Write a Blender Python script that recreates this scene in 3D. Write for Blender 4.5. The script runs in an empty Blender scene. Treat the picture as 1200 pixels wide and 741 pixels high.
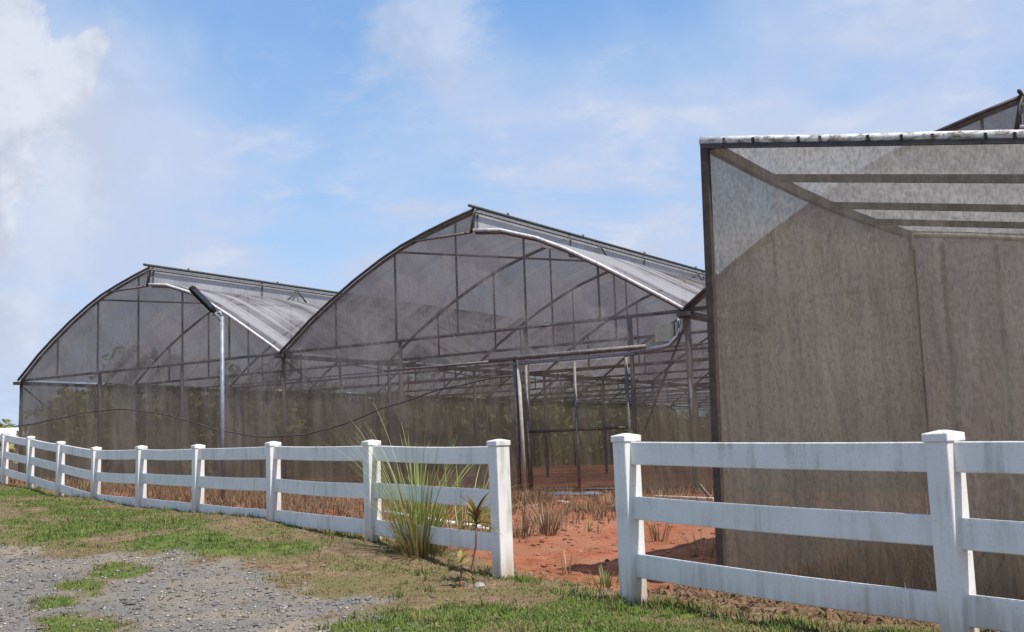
import bpy, math, random
import numpy as np
from mathutils import Matrix, Vector
random.seed(7); RNG = np.random.default_rng(11)
S = bpy.context.scene
COL = S.collection

# ------------------------------------------------------------------ camera
FPX, CX, CY = 1320.0, 600.0, 370.5
ROLL = math.radians(1.97); PITCH = math.radians(6.886)
EYE = np.array([0.0, 0.0, 1.05])
Fw = np.array([0, math.cos(PITCH), math.sin(PITCH)])
R0 = np.array([1.0, 0, 0]); U0 = np.array([0, -math.sin(PITCH), math.cos(PITCH)])
Rt = R0*math.cos(ROLL) - U0*math.sin(ROLL)
Up = U0*math.cos(ROLL) + R0*math.sin(ROLL)
cam = bpy.data.cameras.new('camera'); cam.sensor_width = 36.0; cam.lens = 36.0*FPX/1200.0
cam.clip_start = 0.05; cam.clip_end = 5000
cob = bpy.data.objects.new('camera', cam); COL.objects.link(cob)
cob.matrix_world = Matrix(((Rt[0], Up[0], -Fw[0], EYE[0]), (Rt[1], Up[1], -Fw[1], EYE[1]), (Rt[2], Up[2], -Fw[2], EYE[2]), (0, 0, 0, 1)))
S.camera = cob

# ------------------------------------------------------------------ sky, sun, exposure
SUN_EL = math.radians(63.0)
SUN_H = np.array([0.70, -0.714])
SUN_ROT = math.atan2(SUN_H[0], SUN_H[1])
W = bpy.data.worlds.new('World'); S.world = W; W.use_nodes = True
def build_world():
    nt = W.node_tree; N = nt.nodes; L = nt.links; N.clear()
    out = N.new('ShaderNodeOutputWorld'); bg = N.new('ShaderNodeBackground'); bg.inputs['Strength'].default_value = 0.15
    sky = N.new('ShaderNodeTexSky'); sky.sky_type = 'NISHITA'; sky.sun_disc = False
    sky.sun_elevation = SUN_EL; sky.sun_rotation = SUN_ROT; sky.air_density = 1.0; sky.dust_density = 0.6; sky.ozone_density = 2.2
    tc = N.new('ShaderNodeTexCoord')
    def vmath(op, a, b=None):
        n = N.new('ShaderNodeVectorMath'); n.operation = op
        for i, v in enumerate((a, b)):
            if v is None: continue
            if hasattr(v, 'links'): L.new(v, n.inputs[i])
            else: n.inputs[i].default_value = v
        return n
    def fmath(op, a, b=0.0, clamp=False):
        n = N.new('ShaderNodeMath'); n.operation = op; n.use_clamp = clamp
        for i, v in enumerate((a, b)):
            if hasattr(v, 'links'): L.new(v, n.inputs[i])
            else: n.inputs[i].default_value = v
        return n.outputs[0]
    def smooth(v, a, b, lo=0.0, hi=1.0):
        n = N.new('ShaderNodeMapRange'); n.interpolation_type = 'SMOOTHSTEP'
        L.new(v, n.inputs['Value']); n.inputs['From Min'].default_value = a; n.inputs['From Max'].default_value = b
        n.inputs['To Min'].default_value = lo; n.inputs['To Max'].default_value = hi
        return n.outputs['Result']
    def noise(vec, scale, detail, rough=0.55, dist=0.0):
        n = N.new('ShaderNodeTexNoise'); n.inputs['Scale'].default_value = scale; n.inputs['Detail'].default_value = detail
        n.inputs['Roughness'].default_value = rough; n.inputs['Distortion'].default_value = dist
        L.new(vec, n.inputs['Vector']); return n.outputs['Fac']
    d = tc.outputs['Generated']
    sep = N.new('ShaderNodeSeparateXYZ'); L.new(d, sep.inputs[0])
    # flat cloud layer coordinates
    den = fmath('ADD', fmath('MAXIMUM', sep.outputs['Z'], 0.0), 0.12)
    cmb = N.new('ShaderNodeCombineXYZ')
    L.new(fmath('DIVIDE', sep.outputs['X'], den), cmb.inputs[0]); L.new(fmath('DIVIDE', sep.outputs['Y'], den), cmb.inputs[1])
    sh = vmath('ADD', cmb.outputs[0], (3.1, 1.7, 0.0)).outputs[0]
    veil_n = noise(sh, 0.75, 7, 0.55, 0.5)
    puffs_n = noise(sh, 1.9, 8, 0.6, 0.25)
    # veil grows towards the horizon
    low = smooth(sep.outputs['Z'], 0.40, 0.26)
    veil = fmath('ADD', fmath('MULTIPLY', smooth(veil_n, 0.36, 0.66), 0.60), fmath('MULTIPLY', low, fmath('ADD', 0.50, fmath('MULTIPLY', smooth(puffs_n, 0.36, 0.62), 0.45))))
    # clear blue opening
    def blob(px, py, rad, edge):
        r = Fw + Rt*((px-CX)/FPX) - Up*((py-CY)/FPX); r = r/np.linalg.norm(r)
        wob = noise(vmath('ADD', d, (7.3, 2.2, 4.1)).outputs[0], 11.0, 10, 0.60, 0.35)
        dist = vmath('DISTANCE', d, tuple(r)).outputs['Value']
        dd = fmath('ADD', dist, fmath('MULTIPLY', fmath('SUBTRACT', wob, 0.5), edge[1]))
        return smooth(dd, rad + edge[0], rad - edge[0])
    clear = blob(340, 20, 0.13, (0.12, 0.24))
    veil = fmath('MULTIPLY', veil, fmath('SUBTRACT', 1.0, fmath('MULTIPLY', clear, 0.80)))
    veil = fmath('MINIMUM', veil, 0.95)
    c1 = blob(0, 80, 0.068, (0.012, 0.19))
    c2 = blob(-40, 215, 0.060, (0.012, 0.15))
    c4 = fmath('MAXIMUM', blob(20, 140, 0.10, (0.08, 0.2)), blob(10, 375, 0.035, (0.03, 0.10)))
    c3 = fmath('MULTIPLY', smooth(puffs_n, 0.50, 0.64), 0.50)
    cum = fmath('MAXIMUM', fmath('MAXIMUM', c1, c2), fmath('MAXIMUM', fmath('MULTIPLY', c4, 0.7), c3))
    # cumulus own shading: uneven density
    shade_n = noise(d, 14.0, 8, 0.6, 0.2)
    def rgb(r, g, b):
        n = N.new('ShaderNodeRGB'); n.outputs[0].default_value = (r, g, b, 1); return n.outputs[0]
    def mix(f, a, b):
        n = N.new('ShaderNodeMix'); n.data_type = 'RGBA'; L.new(f, n.inputs[0]); L.new(a, n.inputs[6]); L.new(b, n.inputs[7]); return n.outputs[2]
    K = 1/0.15
    veil_c = rgb(0.40*K, 0.475*K, 0.63*K)
    cum_c = mix(smooth(shade_n, 0.38, 0.62), rgb(0.42*K, 0.45*K, 0.55*K), rgb(0.56*K, 0.585*K, 0.65*K))
    blue = N.new('ShaderNodeMix'); blue.data_type = 'RGBA'; blue.blend_type = 'MULTIPLY'; blue.inputs[0].default_value = 1.0
    L.new(sky.outputs[0], blue.inputs[6]); blue.inputs[7].default_value = (0.92, 1.0, 1.0, 1)
    base = mix(fmath('MULTIPLY', 1.0, 0.42), blue.outputs[2], rgb(0.10*K, 0.275*K, 0.60*K))   # thin bright haze under the whole sky
    col = mix(veil, base, veil_c)
    col = mix(fmath('MULTIPLY', cum, 0.9), col, cum_c)
    L.new(col, bg.inputs['Color']); L.new(bg.outputs[0], out.inputs[0])
build_world()
sun = bpy.data.lights.new('sun', 'SUN'); sun.energy = 4.8; sun.angle = math.radians(0.53); sun.color = (1.0, 0.94, 0.85)
sob = bpy.data.objects.new('sun', sun); COL.objects.link(sob)
sdir = Vector((SUN_H[0]*math.cos(SUN_EL), SUN_H[1]*math.cos(SUN_EL), math.sin(SUN_EL)))
sob.rotation_euler = sdir.to_track_quat('Z', 'Y').to_euler(); sob.location = (8, -8, 30)
S.view_settings.view_transform = 'Standard'; S.view_settings.look = 'None'
S.view_settings.exposure = 0.45; S.view_settings.gamma = 1.0; S.view_settings.use_curve_mapping = False
S.render.engine = 'CYCLES'
S.cycles.transparent_max_bounces = 24; S.cycles.max_bounces = 4; S.cycles.diffuse_bounces = 2; S.cycles.glossy_bounces = 2; S.cycles.use_denoising = True

# ------------------------------------------------------------------ helpers
def ray(x, y): return Fw + Rt*((x-CX)/FPX) - Up*((y-CY)/FPX)
def on_z(x, y, z):
    r = ray(x, y); return EYE + r*((z-EYE[2])/r[2])
def on_plane(x, y, p0, n):
    r = ray(x, y); return EYE + r*(((p0-EYE)@n)/(r@n))

class MB:
    def __init__(self): self.v = []; self.f = []; self.c = None
    def add(self, vs, fs):
        o = len(self.v); self.v += [tuple(p) for p in vs]; self.f += [tuple(i+o for i in q) for q in fs]; return self
    def box(self, x0, x1, y0, y1, z0, z1):
        return self.add([(x0,y0,z0),(x1,y0,z0),(x1,y1,z0),(x0,y1,z0),(x0,y0,z1),(x1,y0,z1),(x1,y1,z1),(x0,y1,z1)],
                        [(0,3,2,1),(4,5,6,7),(0,1,5,4),(1,2,6,5),(2,3,7,6),(3,0,4,7)])
    def tube(self, pts, r, n=6, cap=True):
        pts = [np.asarray(p, float) for p in pts]; m = len(pts); vs = []; fs = []
        for i, p in enumerate(pts):
            t = pts[min(i+1, m-1)] - pts[max(i-1, 0)]; t = t/np.linalg.norm(t)
            a = np.cross(t, (0, 0, 1)) if abs(t[2]) < 0.95 else np.cross(t, (1, 0, 0)); a /= np.linalg.norm(a); b = np.cross(t, a)
            rr = r[i] if hasattr(r, '__len__') else r
            for k in range(n):
                w = 2*math.pi*(k+0.5)/n; vs.append(p + rr*(math.cos(w)*a + math.sin(w)*b))
        for i in range(m-1):
            for k in range(n):
                k2 = (k+1) % n; fs.append((i*n+k, i*n+k2, (i+1)*n+k2, (i+1)*n+k))
        if cap: fs.append(tuple(range(n-1, -1, -1))); fs.append(tuple((m-1)*n+k for k in range(n)))
        return self.add(vs, fs)
    def bar(self, p, q, w, h):      # rectangular bar, w across, h vertical
        p = np.asarray(p, float); q = np.asarray(q, float); t = q-p; t /= np.linalg.norm(t)
        a = np.cross(t, (0, 0, 1)) if abs(t[2]) < 0.99 else np.array([1.0, 0, 0]); a /= np.linalg.norm(a); b = np.cross(a, t)
        vs = [e + a*sx*w/2 + b*sy*h/2 for e in (p, q) for sx, sy in ((-1,-1),(1,-1),(1,1),(-1,1))]
        return self.add(vs, [(0,3,2,1),(4,5,6,7),(0,1,5,4),(1,2,6,5),(2,3,7,6),(3,0,4,7)])
    def mesh(self, name, mat, smooth=False):
        me = bpy.data.meshes.new(name); me.from_pydata(self.v, [], self.f); me.materials.append(mat)
        if smooth: me.polygons.foreach_set('use_smooth', [True]*len(me.polygons))
        me.update(); return me
    def build(self, name, mat, parent=None, smooth=False, loc=None):
        return link(name, self.mesh(name, mat, smooth), parent, loc)
def link(name, me, parent=None, loc=None):
    o = bpy.data.objects.new(name, me); COL.objects.link(o)
    if parent is not None: o.parent = parent
    if loc is not None: o.location = loc
    return o
def thing(name, label, cat, loc=(0,0,0), rz=0.0, group=None):
    o = bpy.data.objects.new(name, None); COL.objects.link(o); o.empty_display_size = 0.3
    o.location = tuple(float(c) for c in loc); o.rotation_euler = (0, 0, rz); return tag(o, label, cat, group)
def tag(o, label, cat, group=None):
    o['label'] = label; o['category'] = cat
    if group: o['group'] = group
    return o
def bevel(o, w, seg=2):
    m = o.modifiers.new('bevel', 'BEVEL'); m.width = w; m.segments = seg; m.limit_method = 'ANGLE'
def np_mesh(name, V, Fc, mat, colors=None, smooth=False):
    """V (n,3); Fc (m,k) all the same size; colors (n,3) per vertex"""
    me = bpy.data.meshes.new(name); n = len(V); m, k = Fc.shape
    me.vertices.add(n); me.vertices.foreach_set('co', np.ascontiguousarray(V, dtype=np.float32).ravel())
    me.loops.add(m*k); me.loops.foreach_set('vertex_index', np.ascontiguousarray(Fc, dtype=np.int32).ravel())
    me.polygons.add(m); me.polygons.foreach_set('loop_start', np.arange(0, m*k, k, dtype=np.int32))
    me.polygons.foreach_set('loop_total', np.full(m, k, dtype=np.int32))
    if smooth: me.polygons.foreach_set('use_smooth', np.ones(m, dtype=bool))
    me.materials.append(mat); me.update(calc_edges=True)
    if colors is not None:
        at = me.color_attributes.new('tint', 'FLOAT_COLOR', 'POINT')
        at.data.foreach_set('color', np.concatenate([colors, np.ones((n, 1))], 1).astype(np.float32).ravel())
    return me
_perm = RNG.random((64, 64))
def vnoise(x, y, scale):            # smooth value noise, numpy
    x = np.asarray(x)*scale + 100.0; y = np.asarray(y)*scale + 100.0
    xi = np.floor(x).astype(int); yi = np.floor(y).astype(int); fx = x-xi; fy = y-yi
    fx = fx*fx*(3-2*fx); fy = fy*fy*(3-2*fy)
    g = lambda a, b: _perm[a % 64, b % 64]
    return (g(xi,yi)*(1-fx)+g(xi+1,yi)*fx)*(1-fy) + (g(xi,yi+1)*(1-fx)+g(xi+1,yi+1)*fx)*fy
def fbm(x, y, s): return (vnoise(x,y,s)*4 + vnoise(x,y,s*2.1)*2 + vnoise(x,y,s*4.3))/7.0
def sstep(v, a, b):
    t = np.clip((np.asarray(v)-a)/(b-a), 0, 1); return t*t*(3-2*t)

# ------------------------------------------------------------------ materials
def nmat(name):
    m = bpy.data.materials.new(name); m.use_nodes = True; nt = m.node_tree; nt.nodes.clear()
    return m, nt.nodes, nt.links
class NT:
    def __init__(self, name):
        self.m, self.N, self.L = nmat(name); self.out = self.N.new('ShaderNodeOutputMaterial'); self.tc = self.N.new('ShaderNodeTexCoord')
    def val(self, sock, v):
        if hasattr(v, 'links'): self.L.new(v, sock)
        else: sock.default_value = v
    def map(self, scale, vec=None):
        n = self.N.new('ShaderNodeMapping'); n.inputs['Scale'].default_value = scale; self.L.new(vec or self.tc.outputs['Object'], n.inputs['Vector']); return n.outputs[0]
    def noise(self, vec, scale, detail=4, rough=0.55, dist=0.0):
        n = self.N.new('ShaderNodeTexNoise'); n.inputs['Scale'].default_value = scale; n.inputs['Detail'].default_value = detail
        n.inputs['Roughness'].default_value = rough; n.inputs['Distortion'].default_value = dist; self.L.new(vec, n.inputs['Vector']); return n.outputs['Fac']
    def ramp(self, v, a, b, lo=0.0, hi=1.0):
        n = self.N.new('ShaderNodeMapRange'); n.interpolation_type = 'SMOOTHSTEP'; self.L.new(v, n.inputs['Value'])
        n.inputs['From Min'].default_value = a; n.inputs['From Max'].default_value = b; n.inputs['To Min'].default_value = lo; n.inputs['To Max'].default_value = hi
        return n.outputs['Result']
    def math(self, op, a, b=0.0, clamp=False):
        n = self.N.new('ShaderNodeMath'); n.operation = op; n.use_clamp = clamp; self.val(n.inputs[0], a); self.val(n.inputs[1], b); return n.outputs[0]
    def mix(self, f, a, b, mode='MIX'):
        n = self.N.new('ShaderNodeMix'); n.data_type = 'RGBA'; n.blend_type = mode
        self.val(n.inputs[0], f)
        for i, c in ((6, a), (7, b)):
            self.val(n.inputs[i], c if hasattr(c, 'links') else (*c, 1))
        return n.outputs[2]
    def bump(self, h, strength, dist=0.01):
        n = self.N.new('ShaderNodeBump'); n.inputs['Strength'].default_value = strength; n.inputs['Distance'].default_value = dist; self.L.new(h, n.inputs['Height']); return n.outputs[0]
    def pbr(self, col, rough=0.7, metal=0.0, normal=None, spec=0.4):
        b = self.N.new('ShaderNodeBsdfPrincipled'); self.val(b.inputs['Base Color'], col if hasattr(col, 'links') else (*col, 1))
        self.val(b.inputs['Roughness'], rough); self.val(b.inputs['Metallic'], metal); b.inputs['Specular IOR Level'].default_value = spec
        if normal is not None: self.L.new(normal, b.inputs['Normal'])
        return b.outputs[0]
    def done(self, sh): self.L.new(sh, self.out.inputs['Surface']); return self.m

def rough_mat(name, c1, c2, scale=6.0, rough=0.7, metal=0.0, bump=0.2, stretch=(1,1,1), spec=0.4):
    t = NT(name); v = t.map(stretch); n = t.noise(v, scale, 6, 0.6); n2 = t.noise(v, scale*7, 4, 0.6)
    f = t.math('ADD', t.math('MULTIPLY', n, 0.65), t.math('MULTIPLY', n2, 0.35))
    return t.done(t.pbr(t.mix(t.ramp(f, 0.36, 0.62), c1, c2), t.ramp(n2, 0.3, 0.7, rough-0.1, rough+0.12), metal, t.bump(n2, bump, 0.004), spec))

def screen_mat(name, cols, op, streak, weave=85.0, speckle=0.14, translucent=0.45, contrast=1.0, blotch=0.35, cap=0.97, rot=0.0, splash=None, soilcol=(0.20,0.135,0.085), splash_op=0.07):
    """Insect net / weathered film: part of the light goes straight through, the rest scatters; dirt runs in streaks."""
    t = NT(name); rn = t.N.new('ShaderNodeMapping'); rn.inputs['Rotation'].default_value = (0, rot, 0); t.L.new(t.tc.outputs['Object'], rn.inputs['Vector'])
    vs = t.map(streak, rn.outputs[0]); st = t.noise(vs, 1.0, 6, 0.62, 0.15)
    if rot:         # the lower curtain hangs in its own sheet, its dirt runs straight down
        zz = t.N.new('ShaderNodeSeparateXYZ'); t.L.new(t.tc.outputs['Object'], zz.inputs[0]); f_ = t.ramp(zz.outputs['Z'], 3.3, 3.7)
        st = t.math('ADD', t.math('MULTIPLY', st, f_), t.math('MULTIPLY', t.noise(t.map((2.6, 1.6, 0.22)), 1.0, 6, 0.62, 0.1), t.math('SUBTRACT', 1.0, f_)))
    big = t.noise(t.map((1,1,1)), blotch, 4, 0.55, 0.3)
    fine = t.noise(t.map((1,1,0.55)), weave, 2, 0.5)
    dirt = t.math('ADD', t.math('MULTIPLY', st, 0.6), t.math('MULTIPLY', big, 0.4))
    d = t.ramp(dirt, 0.5-0.16/contrast, 0.5+0.16/contrast)
    col = t.mix(d, cols[0], cols[1])
    col = t.mix(t.ramp(fine, 0.40, 0.68, 0.0, 0.5), col, cols[2])
    if splash:      # soil splashed up by rain, an uneven band of stain above the ground
        sz = t.N.new('ShaderNodeSeparateXYZ'); t.L.new(t.tc.outputs['Object'], sz.inputs[0])
        hz_ = t.math('ADD', sz.outputs['Z'], t.math('MULTIPLY', t.math('SUBTRACT', big, 0.5), 1.6))
        spm = t.math('MULTIPLY', t.ramp(hz_, splash[1], splash[0]), t.ramp(st, 0.25, 0.65, 0.45, 1.0))
        col = t.mix(t.math('MULTIPLY', spm, 0.75), col, soilcol)
    fold = t.bump(t.math('ADD', t.noise(t.map((1.3,1.3,0.35)), 1.6, 3, 0.5, 0.6), t.math('MULTIPLY', st, 0.25)), 0.55, 0.12)
    dif = t.N.new('ShaderNodeBsdfDiffuse'); t.L.new(col, dif.inputs[0]); t.L.new(fold, dif.inputs['Normal'])
    tr = t.N.new('ShaderNodeBsdfTranslucent'); t.L.new(col, tr.inputs[0])
    m1 = t.N.new('ShaderNodeMixShader'); m1.inputs[0].default_value = translucent; t.L.new(dif.outputs[0], m1.inputs[1]); t.L.new(tr.outputs[0], m1.inputs[2])
    tp = t.N.new('ShaderNodeBsdfTransparent'); tp.inputs[0].default_value = (0.96, 0.94, 0.91, 1)
    o = t.math('ADD', t.ramp(d, 0, 1, op[0], op[1]), t.math('MULTIPLY', t.math('SUBTRACT', fine, 0.5), speckle*2))
    if splash: o = t.math('ADD', o, t.math('MULTIPLY', spm, splash_op))
    o = t.math('MINIMUM', t.math('MAXIMUM', o, 0.05), cap)
    m2 = t.N.new('ShaderNodeMixShader'); t.L.new(o, m2.inputs[0]); t.L.new(tp.outputs[0], m2.inputs[1]); t.L.new(m1.outputs[0], m2.inputs[2])
    return t.done(m2.outputs[0])

M = {}
M['gable'] = screen_mat('gable_net', [(0.20,0.183,0.170),(0.41,0.385,0.365),(0.14,0.127,0.115)], (0.50,0.76), (2.2,1.6,0.30), 60, 0.06, 0.5, 1.2, 0.35, rot=0.75, splash=(0.4,3.3), soilcol=(0.30,0.262,0.155), splash_op=0.12)
M['door_net'] = screen_mat('door_net', [(0.24,0.215,0.16),(0.33,0.30,0.24),(0.15,0.135,0.11)], (0.28,0.42), (2.5,2.5,0.3), 60, 0.05)
M['sidewall'] = screen_mat('side_net', [(0.27,0.255,0.165),(0.37,0.35,0.25),(0.18,0.17,0.12)], (0.60,0.78), (2.0,1.2,0.25), 40, 0.05)
M['roof'] = screen_mat('roof_film', [(0.13,0.12,0.128),(0.42,0.42,0.45),(0.24,0.23,0.235)], (0.62,0.90), (0.06,1.9,0.06), 30, 0.05, 0.42, 2.4, 0.25)
M['vent'] = screen_mat('vent_net', [(0.42,0.42,0.45),(0.66,0.66,0.70),(0.34,0.33,0.35)], (0.76,0.92), (0.3,1.5,0.3), 40, 0.05, 0.4)
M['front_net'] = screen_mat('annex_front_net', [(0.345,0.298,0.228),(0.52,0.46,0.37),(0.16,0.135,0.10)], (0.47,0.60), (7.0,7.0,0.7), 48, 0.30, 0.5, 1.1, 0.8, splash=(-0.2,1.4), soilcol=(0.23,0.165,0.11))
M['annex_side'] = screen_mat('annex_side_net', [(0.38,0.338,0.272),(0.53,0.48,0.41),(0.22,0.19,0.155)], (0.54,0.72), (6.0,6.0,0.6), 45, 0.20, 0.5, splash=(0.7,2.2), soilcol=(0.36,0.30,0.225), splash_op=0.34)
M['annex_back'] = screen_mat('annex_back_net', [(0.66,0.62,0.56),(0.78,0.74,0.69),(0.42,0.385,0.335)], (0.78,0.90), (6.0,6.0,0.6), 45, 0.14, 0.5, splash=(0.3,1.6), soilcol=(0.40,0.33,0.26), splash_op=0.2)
M['annex_roof'] = screen_mat('annex_roof_net', [(0.35,0.35,0.355),(0.48,0.48,0.49),(0.26,0.255,0.25)], (0.66,0.84), (5.0,1.0,5.0), 60, 0.08, 0.6)
M['steel'] = rough_mat('weathered_galvanised_steel', (0.10,0.092,0.088), (0.19,0.18,0.175), 9, 0.62, 0.35, 0.1)
M['steel_dark'] = rough_mat('dark_steel', (0.045,0.040,0.038), (0.085,0.075,0.07), 9, 0.65, 0.2, 0.1)
M['galv'] = rough_mat('galvanised_pole', (0.17,0.19,0.22), (0.27,0.29,0.33), 14, 0.55, 0.4, 0.05)
M['edge_white'] = rough_mat('white_film_roll', (0.40,0.40,0.40), (0.66,0.66,0.66), 12, 0.6, 0, 0.2)
M['rust'] = rough_mat('brown_timber_bar', (0.075,0.056,0.048), (0.135,0.108,0.095), 12, 0.75, 0, 0.3, (1,1,1))
M['black'] = rough_mat('black_rubber', (0.012,0.011,0.011), (0.03,0.028,0.026), 20, 0.6, 0, 0.1)
M['head'] = rough_mat('matt_black_head', (0.006,0.006,0.006), (0.013,0.013,0.013), 20, 0.85, 0, 0.1, spec=0.15)
M['solar'] = rough_mat('dark_solar_glass', (0.008,0.009,0.012), (0.02,0.022,0.03), 30, 0.25, 0, 0.02, spec=0.6)
M['sheet'] = rough_mat('grey_blue_plastic', (0.07,0.085,0.125), (0.13,0.15,0.20), 5, 0.5, 0, 0.3)
M['board'] = rough_mat('bleached_board', (0.42,0.36,0.27), (0.62,0.56,0.46), 8, 0.7, 0, 0.3)
M['seam'] = rough_mat('net_seam', (0.28,0.255,0.22), (0.40,0.37,0.33), 8, 0.9, 0, 0.3)
M['dark_post'] = rough_mat('dark_brown_post', (0.035,0.025,0.022), (0.07,0.052,0.045), 12, 0.8, 0, 0.3)
M['box'] = rough_mat('grey_green_box', (0.20,0.205,0.17), (0.28,0.28,0.24), 12, 0.6, 0, 0.1)
M['pvc'] = rough_mat('white_pvc', (0.66,0.64,0.60), (0.80,0.79,0.77), 6, 0.45, 0, 0.05)
M['rope'] = rough_mat('pale_cord', (0.45,0.38,0.28), (0.62,0.55,0.45), 20, 0.85, 0, 0.3)

def gutter_mat():
    t = NT('weathered_white_pipe'); n = t.noise(t.map((3.0,8,8)), 2.2, 6, 0.7, 0.4); n2 = t.noise(t.map((1,1,1)), 40, 3)
    c = t.mix(t.ramp(n, 0.44, 0.62), (0.66,0.65,0.62), (0.22,0.19,0.16)); c = t.mix(t.ramp(n2, 0.58, 0.72), c, (0.10,0.085,0.07))
    return t.done(t.pbr(c, 0.5, 0.15, t.bump(n2, 0.2, 0.003)))
M['gutter_white'] = gutter_mat()
def fence_mat():
    t = NT('white_fence_paint')
    geo = t.N.new('ShaderNodeNewGeometry'); P = geo.outputs['Position']
    run = t.noise(t.map((9,9,0.8), P), 1.6, 6, 0.65, 0.2); blot = t.noise(t.map((1,1,1), P), 2.3, 5, 0.6, 0.3); fine = t.noise(t.map((1,1,1), P), 55, 4, 0.65)
    dirt = t.math('MULTIPLY', t.ramp(run, 0.46, 0.70), t.ramp(blot, 0.36, 0.64))
    c = t.mix(t.ramp(blot, 0.3, 0.75), (0.76,0.745,0.72), (0.68,0.67,0.645))
    c = t.mix(t.math('MULTIPLY', dirt, 0.55), c, (0.24,0.25,0.20))
    c = t.mix(t.ramp(fine, 0.56, 0.78, 0, 0.6), c, (0.34,0.32,0.27))
    # mildew and splashed soil settle on upward ledges and low on the boards
    up = t.N.new('ShaderNodeSeparateXYZ'); t.L.new(geo.outputs['Normal'], up.inputs[0])
    c = t.mix(t.math('MULTIPLY', t.ramp(up.outputs['Z'], 0.6, 0.95), t.ramp(fine, 0.42, 0.66)), c, (0.36,0.35,0.29))
    obj = t.N.new('ShaderNodeSeparateXYZ'); t.L.new(t.tc.outputs['Object'], obj.inputs[0])
    spl = t.math('MULTIPLY', t.ramp(obj.outputs['Z'], 0.36, 0.0), t.ramp(run, 0.30, 0.58))
    c = t.mix(t.math('MULTIPLY', spl, 0.8), c, (0.42,0.31,0.21))
    return t.done(t.pbr(c, t.ramp(fine, 0.3, 0.7, 0.42, 0.62), 0, t.bump(fine, 0.08, 0.002), 0.35))
M['fence'] = fence_mat()

def tint_mat(name, rough=0.75, transl=0.3, spec=0.25):
    t = NT(name); a = t.N.new('ShaderNodeAttribute'); a.attribute_name = 'tint'
    p = t.pbr(a.outputs['Color'], rough, 0, None, spec)
    if transl <= 0: return t.done(p)
    tr = t.N.new('ShaderNodeBsdfTranslucent'); t.L.new(a.outputs['Color'], tr.inputs[0])
    m = t.N.new('ShaderNodeMixShader'); m.inputs[0].default_value = transl; t.L.new(p, m.inputs[1]); t.L.new(tr.outputs[0], m.inputs[2])
    return t.done(m.outputs[0])
M['blade'] = tint_mat('grass_blades'); M['leaf'] = tint_mat('leaves', 0.55, 0.3, 0.4); M['stone'] = tint_mat('stones', 0.9, 0, 0.2)
M['bark'] = rough_mat('bark', (0.06,0.045,0.035), (0.14,0.11,0.085), 14, 0.9, 0, 0.6, (1,1,0.3))

# ------------------------------------------------------------------ ground shape
FACADE_AZ = math.radians(146.784-180.0)
FD = np.array([math.cos(FACADE_AZ), math.sin(FACADE_AZ), 0.0]); FN = np.array([-FD[1], FD[0], 0.0])     # along the gables, and away from the road
P0 = on_z(650, 578, 0.2)
GO = P0 - FD*18.18; GO[2] = 0.0           # front left corner of the greenhouse
BAYW = 10.63; DEPTH = 48.0; AY = 6.47
AN = np.array([1.552, 8.881, 0.0])        # front left corner of the net annex
def gl(s, d, z=0.0): return GO + FD*s + FN*d + np.array([0, 0, z])
def al(s, d, z=0.0): return AN + FD*s + FN*d + np.array([0, 0, z])
POSTS_L = [(-25,505,565),(5,506.5,568),(35,511,573),(70,517,583),(112,523.5,585),(165,522,594.5),(232,520.5,601),(321,517,610),(438,515,635),(590,514,678)]
POSTS_R = [(743,507,705),(1127,502.5,765)]
ULF = np.array([-0.585, 0.811, 0]); PLF = np.array([-0.12, 9.42, 0]); NLF = np.array([0.811, 0.585, 0])
URF = np.array([0.56, -0.828, 0]); PRF = np.array([0.755, 7.60, 0]); NRF = np.array([0.828, 0.56, 0])
def fence_pts(lst, p0, n):
    out = []
    for x, yt, yb in lst:
        b = on_plane(x, yb, p0, n); tpt = on_plane(x, yt, p0, n); out.append((b[0], b[1], b[2], tpt[2]))
    return out
FL = fence_pts(POSTS_L, PLF, NLF); FR = fence_pts(POSTS_R, PRF, NRF)
a, b = FR[0], FR[1]
FR.append((2*b[0]-a[0], 2*b[1]-a[1], b[2]-0.02, b[3]-0.03))
ctrl = [(p[0], p[1], p[2]) for p in FL + FR]
ctrl += [(0,0,-0.38),(-8,2,-0.30),(8,-3,-0.38),(-3.2,6,-0.22),(-6,11,0.10),(-12,14,0.35),(-16,24,0.72),(-14,30,0.66),(-20,12,0.3)]
ctrl += [tuple(gl(0,-0.5,0.45)), tuple(gl(10.6,-0.5,0.22)), tuple(gl(16,-0.3,0.2)), tuple(gl(21.2,-0.5,0.17)), tuple(gl(0,12,0.35)), tuple(gl(10,24,0.2)), tuple(gl(20,24,0.2)), tuple(gl(0,48,0.2)), tuple(gl(32,48,0.2)), tuple(gl(32,0,0.1))]
ctrl += [tuple(al(0,0,-0.05)), tuple(al(2,0,-0.15)), tuple(al(5,0,-0.25)), tuple(al(0,6.5,0.05)), tuple(al(6,6.5,-0.1)), (-2,14.5,0.26), (-5,19,0.36), (-1,13,0.10), (0.4,13,0.08), (10,-2,-0.45)]
ctrl = np.array(ctrl)
def _tps(r2): return np.where(r2 > 1e-9, 0.5*r2*np.log(np.maximum(r2, 1e-9)), 0)
def _fit():
    n = len(ctrl); X = ctrl[:, :2]; K = _tps(((X[:, None]-X[None])**2).sum(-1)) + np.eye(n)*0.02
    P = np.concatenate([np.ones((n, 1)), X], 1); A = np.block([[K, P], [P.T, np.zeros((3, 3))]])
    return np.linalg.solve(A, np.concatenate([ctrl[:, 2], np.zeros(3)]))
_w = _fit()
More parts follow.
